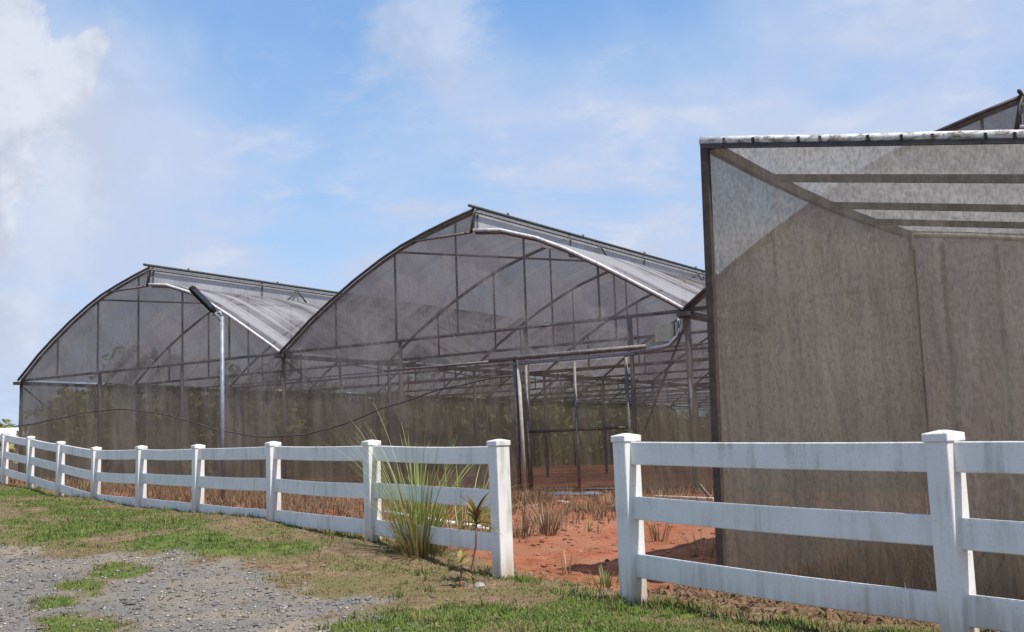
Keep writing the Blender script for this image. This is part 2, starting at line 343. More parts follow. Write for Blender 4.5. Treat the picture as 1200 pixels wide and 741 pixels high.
def ground_z(x, y):
    x = np.atleast_1d(np.asarray(x, float)); y = np.atleast_1d(np.asarray(y, float)); r = np.zeros(x.shape)
    for i in range(len(ctrl)): r += _w[i]*_tps((x-ctrl[i,0])**2 + (y-ctrl[i,1])**2)
    r += _w[-3] + _w[-2]*x + _w[-1]*y
    far = sstep(np.hypot(x+2, y-20), 34, 75)
    return np.clip(r, -0.6, 0.9)*(1-far) + 0.1*far
def gz(x, y): return float(ground_z(x, y)[0])
def gpix(x, y, z=0.1):              # point of the ground under a pixel
    for _ in range(12):
        p = on_z(x, y, z); z = 0.5*z + 0.5*min(gz(p[0], p[1]), 0.95)
    return on_z(x, y, z)

# ---- what covers the ground (metres, world)
def fence_q(x, y):                  # distance behind (+) / in front of (-) the fence line
    ql = (x-PLF[0])*NLF[0] + (y-PLF[1])*NLF[1]; qr = (x-PRF[0])*NRF[0] + (y-PRF[1])*NRF[1]
    w = sstep(y, 7.7, 9.4); return ql*w + qr*(1-w)
BL = [( 0,598,1.6,.9),(-60,640,2.0,.9)]
GREEN = [gpix(*p) for p in ((60,590),(120,600),(160,615),(210,632),(100,620),(20,580))]
GREEN2 = [gpix(*p) for p in ((560,715),(620,725),(680,725),(740,712),(510,728),(650,741),(720,735))]
GREEN3 = [gpix(*p) for p in ((290,636),(330,640),(100,690),(60,705),(90,735),(140,668),(430,738),(270,640),(20,612))]
EDGE = [gpix(*p) for p in ((-60,640),(0,628),(60,640),(130,648),(210,651),(280,652),(340,668),(400,692),(450,722),(490,748))]
EX = np.array([[(p[0]-PLF[0])*ULF[0]+(p[1]-PLF[1])*ULF[1], (p[0]-PLF[0])*NLF[0]+(p[1]-PLF[1])*NLF[1]] for p in EDGE])
EX = EX[np.argsort(EX[:, 0])]
def blobs(x, y, pts, r):
    o = np.zeros(np.shape(x))
    for i, p in enumerate(pts):
        rr = r*(0.8+0.5*((i*37) % 10)/10.0)
        du = (x-p[0])*ULF[0]+(y-p[1])*ULF[1]; dn = (x-p[0])*NLF[0]+(y-p[1])*NLF[1]
        o = np.maximum(o, np.exp(-((du/(rr*1.6))**2 + (dn/(rr*0.8))**2)))
    return o
def zones(x, y):
    x = np.asarray(x, float); y = np.asarray(y, float)
    q = fence_q(x, y); u = (x-PLF[0])*ULF[0]+(y-PLF[1])*ULF[1]; ql = (x-PLF[0])*NLF[0]+(y-PLF[1])*NLF[1]
    n1 = fbm(x, y, 0.9)-0.5; n2 = fbm(x+31, y+7, 3.2)-0.5
    e = np.interp(u, EX[:, 0], EX[:, 1])
    grav = sstep(e-ql + n1*1.1 + n2*1.1, -0.22, 0.42)
    soil = sstep(q + n1*0.7 + n2*0.5, 0.12, 0.65)
    # a strip of litter and weeds between the right fence and the annex
    da = (x-AN[0])*FN[0]+(y-AN[1])*FN[1]; sa = (x-AN[0])*FD[0]+(y-AN[1])*FD[1]
    soil = soil*(1-0.75*sstep(-da, 0.0, 0.5)*sstep(sa, -0.8, 0.2))
    soil = soil*(1-0.97*sstep(da, -0.1, 0.1)*sstep(sa, -0.05, 0.2)*(1-sstep(da, AY, AY+0.3)))      # the net house floor is brown litter
    g = np.maximum(np.maximum(blobs(x,y,GREEN,1.05), blobs(x,y,GREEN2,0.55)), blobs(x,y,GREEN3,0.42))
    green = sstep(g*1.05 + n1*0.8 + n2*0.8, 0.30, 0.95)
    green = np.maximum(green, 0.42*sstep(fbm(x+9,y+3,1.7)+n2*0.6, 0.42, 0.70))
    green = np.maximum(green, 0.75*sstep(n2+n1*0.5, -0.04, 0.2)*np.exp(-(q/0.16)**2))
    grav = grav*(1-0.85*sstep(blobs(x,y,GREEN3,0.34)+n2*0.9+n1*0.4, 0.25, 0.75))
    green = green*(1-soil)*(1-grav*0.8)
    return np.clip(grav*(1-soil), 0, 1), np.clip(green, 0, 1), np.clip(soil, 0, 1)

def ground_mat():
    t = NT('ground_cover'); a = t.N.new('ShaderNodeAttribute'); a.attribute_name = 'tint'
    sp = t.N.new('ShaderNodeSeparateColor'); t.L.new(a.outputs['Color'], sp.inputs[0])
    g = t.N.new('ShaderNodeNewGeometry'); P = g.outputs['Position']
    n1 = t.noise(P, 1.1, 7, 0.62, 0.3); n2 = t.noise(P, 7, 8, 0.65, 0.2); n3 = t.noise(P, 46, 5, 0.65)
    vor = t.N.new('ShaderNodeTexVoronoi'); vor.inputs['Scale'].default_value = 44; vor.inputs['Randomness'].default_value = 1; t.L.new(P, vor.inputs['Vector'])
    dry = t.mix(t.ramp(n2, 0.34, 0.66), (0.125,0.080,0.050), (0.25,0.170,0.110)); dry = t.mix(t.ramp(n1, 0.42, 0.62), dry, (0.135,0.120,0.05))
    dry = t.mix(t.ramp(n3, 0.52, 0.70), dry, (0.085,0.055,0.034))
    grn = t.mix(t.ramp(n2, 0.35, 0.65), (0.050,0.085,0.018), (0.12,0.15,0.035))
    soil = t.mix(t.ramp(n2, 0.34, 0.68), (0.20,0.066,0.034), (0.31,0.115,0.062)); soil = t.mix(t.ramp(n1, 0.44, 0.64), soil, (0.25,0.118,0.070))
    soil = t.mix(t.ramp(t.noise(P, 0.55, 5, 0.6, 0.6), 0.48, 0.66), soil, (0.30,0.135,0.082)); soil = t.mix(t.ramp(n3, 0.56, 0.74), soil, (0.13,0.05,0.03))
    grv = t.mix(vor.outputs['Distance'], (0.20,0.188,0.178), (0.10,0.092,0.085)); grv = t.mix(t.ramp(n1, 0.40, 0.66), grv, (0.225,0.185,0.14)); grv = t.mix(t.ramp(n3, 0.55, 0.75), grv, (0.25,0.245,0.24))
    def sharpen(w): return t.ramp(t.math('ADD', w, t.math('MULTIPLY', t.math('SUBTRACT', t.math('ADD', t.math('MULTIPLY', n2, 0.6), t.math('MULTIPLY', n3, 0.4)), 0.5), 1.3)), 0.20, 0.80)
    c = t.mix(sharpen(sp.outputs[1]), dry, grn); c = t.mix(sharpen(sp.outputs[0]), c, grv); c = t.mix(sharpen(sp.outputs[2]), c, soil)
    h = t.math('ADD', t.math('MULTIPLY', n2, 0.7), t.math('ADD', t.math('MULTIPLY', n3, 0.35), t.math('MULTIPLY', vor.outputs['Distance'], 0.3)))
    return t.done(t.pbr(c, 0.95, 0, t.bump(h, 0.75, 0.05), 0.15))
def axis(a, b, step, lim, grow=1.22):
    mid = list(np.arange(a, b, step)); lo = []; s = step; p = a
    while p > -lim: s = min(s*grow, 80); p -= s; lo.append(p)
    hi = []; s = step; p = mid[-1]
    while p < lim: s = min(s*grow, 80); p += s; hi.append(p)
    return np.array(lo[::-1] + mid + hi)
def build_ground():
    xs = axis(-13, 6, 0.075, 900); ys = axis(4.2, 27, 0.075, 900)
    X, Y = np.meshgrid(xs, ys); x = X.ravel(); y = Y.ravel(); z = ground_z(x, y)
    near = 1-sstep(np.hypot(x+3, y-14), 16, 30)
    g, n, s = zones(x, y)
    z = z + near*((fbm(x, y, 1.3)-0.5)*0.05 + (fbm(x+5, y+2, 5.0)-0.5)*0.035*(1+s))
    farm = 1-near
    n = n*near + farm*(1-s)*0.5*sstep(fbm(x, y, 0.15), 0.4, 0.6)
    nx, ny = len(xs), len(ys); i = np.arange((nx-1)*(ny-1)); r, c = i//(nx-1), i % (nx-1); o = r*nx+c
    me = np_mesh('ground', np.stack([x, y, z], 1), np.stack([o, o+1, o+nx+1, o+nx], 1), ground_mat(), np.stack([g, n, s], 1), True)
    ob = link('ground', me); ob['kind'] = 'structure'; ob['label'] = 'red soil, patchy grass and gravel ground'
build_ground()

# ------------------------------------------------------------------ greenhouse
LEFT_P = [(0,3.60),(0.43,3.90),(0.95,4.27),(1.6,4.66),(2.4,5.10),(3.2,5.48),(3.8,5.72),(4.5,5.93),(5.2,6.11),(5.84,6.26)]
RIGHT_P = [(5.80,5.79),(6.5,5.70),(7.4,5.41),(8.1,5.08),(8.8,4.70),(9.4,4.35),(9.95,4.02),(10.35,3.78),(10.63,3.60)]
def prof(t):
    lp = np.array(LEFT_P); rp = np.array(RIGHT_P)
    return float(np.interp(t, lp[:, 0], lp[:, 1])) if t <= 5.84 else float(np.interp(t, rp[:, 0], rp[:, 1]))
GUT = 3.50; CHORD = 3.62
STRUTS = [1.71, 3.52, 5.24, 7.0, 8.75]
BW = [1.0, 1.0, 1.055]; BZ = [1.0, 1.0, 1.085]
def bz(bay, z): return GUT + (z-GUT)*BZ[bay] if z > GUT else z
gh = thing('greenhouse', 'large grey net greenhouse with three arched bays and open ridge vents', 'greenhouse', GO, FACADE_AZ)
def wrinkle(x, z): return 0.03*math.sin(x*3.1+z*2.3) + 0.02*math.sin(x*7.7-z*5.1)
def gable(name, bay, y, mat, holes=()):
    x0 = bay*BAYW; ts = sorted(set([round(i*BAYW/36, 3) for i in range(37)] + [6.95, 9.40, 5.84]))
    b = MB(); idx = {}
    def vid(t, k, zt):
        key = (t, k)
        if key not in idx: idx[key] = len(b.v); b.v.append((x0+t*BW[bay], y+wrinkle(x0+t, zt), bz(bay, zt)))
        return idx[key]
    base = [0.05, 0.6, 1.2, 2.0, 2.84, GUT]
    def zk(t, k):
        if k < 6: return base[k]
        return GUT + (prof(min(max(t, 0.0), BAYW))-0.02-GUT)*(k-5)/4.0
    for i in range(len(ts)-1):
        for k in range(9):
            tm = (ts[i]+ts[i+1])/2
            if any(h[0] < tm < h[1] and k < 4 for h in holes): continue
            b.f.append((vid(ts[i], k, zk(ts[i], k)), vid(ts[i+1], k, zk(ts[i+1], k)), vid(ts[i+1], k+1, zk(ts[i+1], k+1)), vid(ts[i], k+1, zk(ts[i], k+1))))
    return b.build(name, mat, gh, True)
for bay in range(3):
    gable('gable_screen', bay, -0.03, M['gable'], [(6.95, 9.40)] if bay == 1 else ())
    gable('end_wall_screen', bay, DEPTH, M['sidewall'])
def sheet(name, path, mat, ndep=24, sag=0.02):
    b = MB(); m = len(path)
    for j in range(ndep+1):
        y = -0.06 + (DEPTH+0.1)*j/ndep
        for i, (x, z) in enumerate(path):
            b.v.append((x, y, z + (sag*math.sin(j*math.pi/1.0+i*1.3) if 0 < i < m-1 else 0)))
    for j in range(ndep):
        for i in range(m-1): o = j*m+i; b.f.append((o, o+1, o+m+1, o+m))
    return b.build(name, mat, gh, True)
for bay in range(3):
    x0 = bay*BAYW
    sheet('roof_film', [(x0+t*BW[bay], bz(bay, z)+0.045) for t, z in LEFT_P], M['roof'])
    sheet('roof_film', [(x0+t*BW[bay], bz(bay, z)+0.045) for t, z in RIGHT_P], M['roof'])
    sheet('vent_net', [(x0+t*BW[bay], bz(bay, z)) for t, z in ((5.845, 6.27), (5.84, 6.05), (5.83, 5.83))], M['vent'])
for x in (0.0, 3.055*BAYW):
    b = MB(); nd = 30
    for j in range(nd+1):
        for k in range(6): b.v.append((x+0.02*math.sin(j*2.1+k), DEPTH*j/nd, 0.05+(GUT-0.05)*k/5))
    for j in range(nd):
        for k in range(5): o = j*6+k; b.f.append((o, o+6, o+7, o+1))
    b.build('side_wall_screen', M['sidewall'], gh, True)
# frames: shared meshes, one arch frame per bay and row
arch_me = MB().tube([(t, 0, z) for t, z in LEFT_P], 0.042, 6).tube([(t, 0, z) for t, z in RIGHT_P], 0.042, 6).tube([(5.80, 0, 5.79), (5.84, 0, 6.26)], 0.035, 6).mesh('arch', M['steel'], True)
chord_me = MB().tube([(0, 0, CHORD), (BAYW, 0, CHORD)], 0.036, 6).mesh('tie_bar', M['steel'], True)
chord2_me = MB().tube([(0, 0, CHORD-0.28), (BAYW, 0, CHORD-0.28)], 0.022, 5).mesh('lower_tie', M['steel'], True)
strut_me = [MB().tube([(t, 0, CHORD), (t, 0, prof(t))], 0.026, 6).mesh('strut', M['steel'], True) for t in STRUTS]
col_me = MB().tube([(0, 0, -0.1), (0, 0, GUT)], 0.05, 8).mesh('column', M['steel'], True)
rows = [4.0*i for i in range(13)]
for bay in range(3):
    for r, y in enumerate(rows):
        y = min(y, DEPTH-0.08) + (0.03 if r == 0 else 0)
        ar = link('arch_frame', arch_me, gh, (bay*BAYW, y, GUT*(1-BZ[bay]))); ar.scale = (BW[bay], 1, BZ[bay])
        link('tie_bar', chord_me, ar)
        if r: link('lower_tie', chord2_me, ar)
        for k in range(5):
            if r > 6 and k % 2: continue
            link('strut', strut_me[k], ar)
for g in range(4):
    for r, y in enumerate(rows):
        y = min(y, DEPTH-0.08) + (0.03 if r == 0 else 0)
        gx = g*BAYW if g < 3 else 3.055*BAYW
        c = link('column', col_me, gh, (gx, y, 0))
        if r < 7:
            for sgn in (-1, 1):
                if (g == 0 and sgn < 0) or (g == 3 and sgn > 0): continue
                if r == 0: continue
                MB().tube([(0, 0, GUT-0.15), (sgn*1.3, 0, CHORD-0.02+0.0), ], 0.02, 5).build('brace', M['steel'], c)
    MB().box(gx-0.13, gx+0.13, -0.16, DEPTH+0.1, GUT, GUT+0.085).build('gutter', M['steel_dark'], gh)
# front frame details
def bar(name, pts, r, mat='steel', n=6): return MB().tube(pts, r, n).build(name, M[mat], gh, True)
yf = -0.085
def fbar(bay, name, pts, r, mat='steel', n=6):
    return bar(name, [(bay*BAYW+(x-bay*BAYW)*BW[bay], y, bz(bay, z)) for x, y, z in pts], r, mat, n)
for bay in range(3):
    x0 = bay*BAYW
    fbar(bay, 'front_edge', [(x0+t, yf, z+0.03) for t, z in LEFT_P], 0.036, 'steel_dark')
    fbar(bay, 'roof_edge_roll', [(x0+t, yf, z+0.04) for t, z in RIGHT_P], 0.032, 'edge_white')
    fbar(bay, 'vent_post', [(x0+5.74, yf, 5.78), (x0+5.86, yf, 6.30)], 0.036, 'steel_dark')
    fbar(bay, 'collar_bar', [(x0+4.1, yf, 5.80), (x0+5.76, yf, 5.79)], 0.03)
    fbar(bay, 'ridge_pipe', [(x0+5.86, -0.3, 6.33), (x0+5.86, DEPTH, 6.33)], 0.035, 'steel_dark')
    fbar(bay, 'ridge_pipe', [(x0+5.90, -0.12, 6.21), (x0+5.90, DEPTH, 6.21)], 0.028, 'steel')
    for k in range(8):
        y = 5.4 + 6.0*k
        fbar(bay, 'vent_stay', [(x0+5.90, y, 6.22), (x0+6.05, y-0.55, 5.84)], 0.032, 'steel_dark', 5)
        fbar(bay, 'vent_stay', [(x0+5.90, y, 6.22), (x0+6.00, y+0.30, 5.84)], 0.024, 'steel_dark', 5)
    for k in range(14):
        fbar(bay, 'ridge_clip', [(x0+5.86, 1.2+3.4*k, 6.31), (x0+5.87, 1.2+3.4*k, 6.40)], 0.03, 'steel_dark', 5)
    # slanting tie inside the arch top, from the left shoulder to the next frame
    fbar(bay, 'slant_tie', [(x0+3.52, 0.1, 5.66), (x0+6.9, 4.0, 5.50)], 0.026)
for x, z0 in ((BAYW+3.59, 0.0), (BAYW+6.95, 0.0), (BAYW+9.40, 0.0), (3.59, 0.0), (6.95, 0.0), (2*BAYW+3.6, 0.0), (2*BAYW+7.0, 0)):
    bar('front_column', [(x, 0.06, 0.05), (x, 0.06, CHORD)], 0.05 if abs(x-(BAYW+6.95)) > .1 else 0.055)
for g, sgns in ((0, (1,)), (1, (1,)), (2, (-1,))):
    for sg in sgns:
        L_ = 3.1 if g else 2.0
        bar('corner_brace', [(g*BAYW+sg*0.05, 0.09, GUT-0.1), (g*BAYW+sg*L_*(0.35 if sg < 0 else 1), 0.09, GUT-(2.2 if g else 1.2))], 0.024)
# sliding door and its track
bar('door_track', [(BAYW+6.2, yf-0.12, 2.98), (BAYW+9.85, yf-0.12, 2.98)], 0.045, 'steel')
bar('door_track', [(BAYW+3.35, yf-0.12, 2.95), (BAYW+6.3, yf-0.12, 2.95)], 0.022, 'steel')
bar('door_track', [(BAYW+6.7, yf-0.10, 2.86), (BAYW+9.6, yf-0.10, 2.86)], 0.03, 'galv')
dr = MB()
for i in range(2):
    xa = BAYW+6.98+1.21*i
    dr.add([(xa, -0.02, 0.25), (xa+1.19, -0.02, 0.25), (xa+1.19, -0.02, 2.82), (xa, -0.02, 2.82)], [(0,1,2,3)])
door = dr.build('sliding_door', M['door_net'], gh)
for x in (BAYW+7.0, BAYW+8.16, BAYW+9.33): MB().tube([(x, -0.05, 0.15), (x, -0.05, 2.82)], 0.035, 6).build('stile', M['steel'], door, True)
for z in (0.27, 1.45): MB().tube([(BAYW+7.0, -0.05, z), (BAYW+9.33, -0.05, z)], 0.025, 6).build('rail', M['steel_dark'], door, True)
bar('jamb', [(BAYW+6.80, yf-0.06, 0.05), (BAYW+6.80, yf-0.06, 2.95)], 0.05, 'steel')
bar('jamb', [(BAYW+6.98, yf-0.1, 0.05), (BAYW+6.90, yf-0.1, 2.9)], 0.04, 'seam')
bar('overhead_pipe', [(BAYW+9.45, yf-0.05, 2.86), (BAYW+10.3, yf-0.05, 2.96), (BAYW+10.5, yf-0.05, 3.12), (BAYW+10.55, yf-0.05, 3.45)], 0.045, 'galv')
MB().box(BAYW+10.02, BAYW+10.42, yf-0.05, yf+0.02, 3.05, 3.38).build('control_box', M['box'], gh)
for i in range(6):      # skirting boards along the foot of the gables
    MB().box(BAYW*(i/2.0)+0.05, BAYW*((i+1)/2.0)-0.05, yf-0.04, yf, 0.02, 0.24 if i != 3 else 0.20).build('skirting_board', M['rust'], gh)
# hose looped along the front of the gables
hose = [(0.15,2.27),(1.5,2.36),(3.05,2.50),(4.2,2.56),(5.3,2.52),(6.9,2.28),(8.5,1.87),(9.6,1.68),(10.57,1.60),(11.5,1.62),(12.5,1.75),(14.0,2.13),(15.7,2.47),(17.0,2.60),(17.4,2.62)]
hp = np.array(hose); hs = np.linspace(0.15, 17.4, 70)
hb = MB().tube([(x, -0.24, np.interp(x, hp[:, 0], hp[:, 1]) + 0.012*math.sin(x*4.2)) for x in hs], 0.017, 6)
ho = hb.build('hose', M['steel_dark'], None, True); ho.location = tuple(GO); ho.rotation_euler = (0, 0, FACADE_AZ)
tag(ho, 'long dark hose slung in waves across the greenhouse gables', 'hose')

# ------------------------------------------------------------------ net annex
an = thing('net_house', 'boxy brown net house with white top pipe behind the fence beside the greenhouse', 'net house', AN, FACADE_AZ)
AX, AY = 7.5, 6.47
def arz(x, y): return float(np.interp(y, [0, 1.38, 3.04, 4.65, 6.47], [3.49, 3.475, 3.50, 3.575, 3.68])) - 0.166*x
LEAN = 0.067
def abase(x): return -0.35
def agrid(name, fn, nu, nv, mat):
    b = MB()
    for j in range(nv+1):
        for i in range(nu+1): b.v.append(fn(i/nu, j/nv))
    for j in range(nv):
        for i in range(nu): o = j*(nu+1)+i; b.f.append((o, o+1, o+nu+2, o+nu+1))
    return b.build(name, mat, an, True)
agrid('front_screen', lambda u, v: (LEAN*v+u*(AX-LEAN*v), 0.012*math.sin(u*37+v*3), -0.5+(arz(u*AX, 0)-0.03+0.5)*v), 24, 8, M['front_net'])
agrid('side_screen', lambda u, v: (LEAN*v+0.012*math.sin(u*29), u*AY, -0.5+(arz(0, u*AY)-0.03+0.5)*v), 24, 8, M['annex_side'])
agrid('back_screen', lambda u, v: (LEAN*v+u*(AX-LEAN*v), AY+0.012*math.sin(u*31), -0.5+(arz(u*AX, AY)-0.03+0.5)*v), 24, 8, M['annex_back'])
agrid('end_screen', lambda u, v: (AX, u*AY, -0.5+(arz(AX, u*AY)-0.03+0.5)*v), 12, 6, M['annex_side'])
agrid('roof_screen', lambda u, v: (LEAN+u*(AX-LEAN), v*AY, arz(u*AX, v*AY)+0.02), 20, 20, M['annex_roof'])
def abar(name, pts, r, mat, n=8): return MB().tube(pts, r, n).build(name, M[mat], an, True)
tp = abar('top_pipe', [(LEAN-0.03+(AX+0.1)*i/14, -0.03, arz(LEAN+(AX)*i/14, 0)+0.012*math.sin(i*2.2)*0.3) for i in range(15)], 0.036, 'gutter_white', 10)
MB().bar((LEAN-0.02, -0.045, arz(LEAN, 0)-0.045), (AX, -0.045, arz(AX, 0)-0.045), 0.03, 0.035).build('clamp_strip', M['steel_dark'], an)
for i in range(26):
    x = 0.28+0.27*i + random.uniform(-0.09, 0.09)
    z = arz(x, 0)
    MB().box(x-0.011, x+0.011, -0.072, 0.0, z-0.03, z+0.012).build('pipe_clip', M['black'] if i % 3 else M['rust'], tp)
MB().bar((0.0, -0.02, -0.45), (LEAN, -0.02, arz(0, 0)-0.03), 0.06, 0.06).build('corner_post', M['dark_post'], an)
MB().bar((LEAN+0.0, AY-0.05, -0.3), (LEAN, AY-0.05, arz(0, AY)-0.02), 0.035, 0.035).build('back_post', M['rope'], an)
ep = [(LEAN+0.02, 0.02+(AY-0.02)*k/6, arz(0, (AY)*k/6)-0.05) for k in range(7)]
side_bar = MB()
for k in range(6): side_bar.bar(ep[k], ep[k+1], 0.06, 0.09)
side_bar.build('side_beam', M['rust'], an)
for y in (1.38, 3.04, 4.65): MB().bar((LEAN+0.06, y, arz(0.06, y)-0.04), (AX, y, arz(AX, y)-0.04), 0.05, 0.066).build('rafter', M['rust'], an)
abar('back_pipe', [(LEAN+AX*i/10, AY-0.06, arz(AX*i/10, AY)-0.05+0.012*math.sin(i*1.9)) for i in range(11)], 0.035, 'board', 8)
abar('tie_cord', [(LEAN, AY-0.10, arz(0, AY)+0.03), (LEAN-0.05, AY-0.13, arz(0, AY)-0.15), (LEAN-0.02, AY-0.12, arz(0, AY)-0.4)], 0.025, 'rope', 6)
abar('tie_cord', [(LEAN+0.03, AY-0.10, arz(0, AY)+0.05), (LEAN+0.05, AY-0.13, arz(0, AY)-0.25)], 0.02, 'rope', 6)
for x in (0.42, 1.05, 2.2, 3.4, 4.6): MB().box(x, x+0.05, AY-0.055, AY-0.03, -0.3, arz(x, AY)-0.12).build('seam_batten', M['seam'], an)
MB().box(LEAN+0.03, LEAN+0.055, AY-0.09, AY-0.065, -0.3, arz(0, AY)-0.1).build('corner_seam', M['dark_post'], an)
# ------------------------------------------------------------------ fences
def fence(pts, label):
    f = thing('ranch_fence', label, 'fence', (pts[-1][0], pts[-1][1], pts[-1][2]))
    o = np.array([pts[-1][0], pts[-1][1], pts[-1][2]])
    d = np.array([pts[-1][0]-pts[0][0], pts[-1][1]-pts[0][1]]); rz = math.atan2(d[1], d[0])
    for k, (x, y, zb, zt) in enumerate(pts):
        hgt = zt-zb; w = 0.066
        p = MB().box(-w, w, -w, w, -0.35, hgt-0.055).build('post', M['fence'], f, loc=(x-o[0], y-o[1], zb-o[2])); bevel(p, 0.008)
        p.rotation_euler = (random.uniform(-0.006, 0.006), random.uniform(-0.006, 0.006), rz+random.uniform(-0.02, 0.02))
        c = 0.0735; zc = hgt-0.060
        cap = MB().add([(-c,-c,zc),(c,-c,zc),(c,c,zc),(-c,c,zc),(-c,-c,zc+.042),(c,-c,zc+.042),(c,c,zc+.042),(-c,c,zc+.042),(-.012,-.012,hgt-0.002),(.012,-.012,hgt-0.002),(.012,.012,hgt-0.002),(-.012,.012,hgt-0.002)],
                       [(0,3,2,1),(0,1,5,4),(1,2,6,5),(2,3,7,6),(3,0,4,7),(4,5,9,8),(5,6,10,9),(6,7,11,10),(7,4,8,11),(8,9,10,11)])
        co = cap.build('cap', M['fence'], p); bevel(co, 0.005)
    for k in range(len(pts)-1):
        a = np.array(pts[k]); b = np.array(pts[k+1]); dd = (b-a)[:2]; dd /= np.linalg.norm(dd)
        for j in range(3):
            off = -0.06-0.075-0.365*j + (0.0 if j == 0 else random.uniform(-0.008, 0.008))
            pa = np.array([a[0]+dd[0]*0.03, a[1]+dd[1]*0.03, a[3]+off]) - o; pb = np.array([b[0]-dd[0]*0.03, b[1]-dd[1]*0.03, b[3]+off]) - o
            r = MB(); nseg = 5
            P_ = []
            for q in range(nseg+1):
                t_ = q/nseg; c_ = pa*(1-t_)+pb*t_; c_[2] -= 0.012*math.sin(math.pi*t_)*(0.4+0.6*((k+j) % 3)/2.0)
                P_.append(c_)
            nn = np.array([-dd[1], dd[0], 0])*0.0225; zz = np.array([0, 0, 0.075])
            vs = []
            for c_ in P_: vs += [c_-nn-zz, c_+nn-zz, c_+nn+zz, c_-nn+zz]
            fs = [(3,2,1,0), (4*nseg, 4*nseg+1, 4*nseg+2, 4*nseg+3)]
            for q in range(nseg):
                for e in range(4): fs.append((4*q+e, 4*q+(e+1) % 4, 4*q+4+(e+1) % 4, 4*q+4+e))
            ro = r.add(vs, fs).build('rail', M['fence'], f); bevel(ro, 0.006)
fence(FL, 'long white three-rail fence running past the greenhouse to the lamp pole and beyond')
fence(FR, 'short white three-rail fence in front of the brown net house')

# ------------------------------------------------------------------ solar lamp
lp_ = gpix(261, 591, 0.33)
lamp = thing('street_lamp', 'slim galvanised lamp pole with tilted black solar head behind the fence', 'lamp', lp_)
topz = on_plane(263.5, 371, lp_, np.array([0, 1.0, 0]))[2]-lp_[2]
MB().tube([(0, 0, -0.2), (0, 0, topz)], 0.036, 10).build('pole', M['galv'], lamp, True)
hx, hz = -0.53, 0.47
MB().tube([(0.0, 0, topz-0.10), (-0.22, -0.02, topz+0.20)], 0.026, 8).build('arm', M['galv'], lamp, True)
MB().tube([(-0.16, 0.0, topz+0.03), (-0.03, 0, topz+0.08), (0.0, 0, topz-0.02)], 0.022, 6).build('bracket', M['galv'], lamp, True)
hd = MB(); d_ = np.array([-0.66, -0.10, 0.72]); d_ /= np.linalg.norm(d_); n_ = np.array([0.45, -0.55, 0.55]); n_ -= d_*(n_@d_); n_ /= np.linalg.norm(n_); s_ = np.cross(d_, n_)
c0 = np.array([-0.07, -0.02, topz+0.03])
def hpt(a, b_, c): return tuple(c0 + d_*a + s_*b_ + n_*c)
secs = [(0.06, .035, .022), (0.14, .060, .032), (0.60, .066, .032), (0.66, .052, .022)]
vs = []
for a_, w_, h_ in secs: vs += [hpt(a_, -w_, -h_), hpt(a_, w_, -h_), hpt(a_, w_, h_), hpt(a_, -w_, h_)]
fs = [(3,2,1,0), (12,13,14,15)] + [(4*q+e, 4*q+(e+1) % 4, 4*q+4+(e+1) % 4, 4*q+4+e) for q in range(3) for e in range(4)]
ho_ = hd.add(vs, fs).build('lamp_head', M['head'], lamp); bevel(ho_, 0.015)
MB().add([hpt(.16,-.05,.033), hpt(.58,-.055,.033), hpt(.58,.055,.033), hpt(.16,.05,.033), hpt(.16,-.05,.038), hpt(.58,-.055,.038), hpt(.58,.055,.038), hpt(.16,.05,.038)],
         [(0,3,2,1),(4,5,6,7),(0,1,5,4),(1,2,6,5),(2,3,7,6),(3,0,4,7)]).build('solar_panel', M['solar'], lamp)

# ------------------------------------------------------------------ loose things on the soil
def on_ground(x, y): p = gpix(x, y); return np.array([p[0], p[1], gz(p[0], p[1])])
pa, pb = on_ground(452, 606), on_ground(592, 629)
pp = thing('white_pipe', 'thin white plastic pipe lying on red soil behind the fence', 'pipe', pa)
MB().tube([(0, 0, 0.06), tuple((pb-pa)*0.5+np.array([0, 0, 0.055])), tuple(pb-pa+np.array([0, 0, 0.06]))], 0.03, 10).build('pipe_length', M['pvc'], pp, True)
MB().tube([tuple((pb-pa)*0.49+np.array([0, 0, 0.055])), tuple((pb-pa)*0.52+np.array([0, 0, 0.055]))], 0.038, 10).build('coupling', M['pvc'], pp, True)
def folded_sheet(px, py, w, d, label, rz):
    p = on_ground(px, py); b = MB(); nx, ny = 14, 8
    for j in range(ny+1):
        for i in range(nx+1):
            u, v = i/nx-0.5, j/ny-0.5
            r = max(0.0, 1-(abs(u*2)**6+abs(v*2)**6)*0.8)
            b.v.append((u*w*(1+0.06*math.sin(v*9)), v*d, 0.015+r*(0.05+0.012*math.sin(u*9+v*4))))
    for j in range(ny):
        for i in range(nx): o = j*(nx+1)+i; b.f.append((o, o+1, o+nx+2, o+nx+1))
    o = b.build('plastic_sack', M['sheet'], None, True); o.location = tuple(p); o.rotation_euler = (0, 0, rz)
    sm = o.modifiers.new('thick', 'SOLIDIFY'); sm.thickness = 0.012; sm.offset = -1
    tag(o, label, 'sack')
folded_sheet(652, 581, 0.75, 0.5, 'dull blue-grey plastic sack flat on the soil by the door post', FACADE_AZ)
folded_sheet(686, 581, 0.75, 0.5, 'paler blue-grey plastic sack before the middle of the sliding door', FACADE_AZ+0.1)
def plank(p, q, w, h, label, name='plank', mat='board'):
    a = on_ground(*p); b = on_ground(*q); o = MB().bar((0, 0, h), tuple(b-a+np.array([0, 0, h])), w, h).build(name, M[mat], None); o.location = tuple(a); bevel(o, 0.006); tag(o, label, 'board')
plank((768, 586), (838, 589), 0.09, 0.05, 'pale bleached board lying along the foot of the greenhouse')
bb = on_ground(836, 588); b2 = bb + np.array([-0.16, 0.25, 0.26])
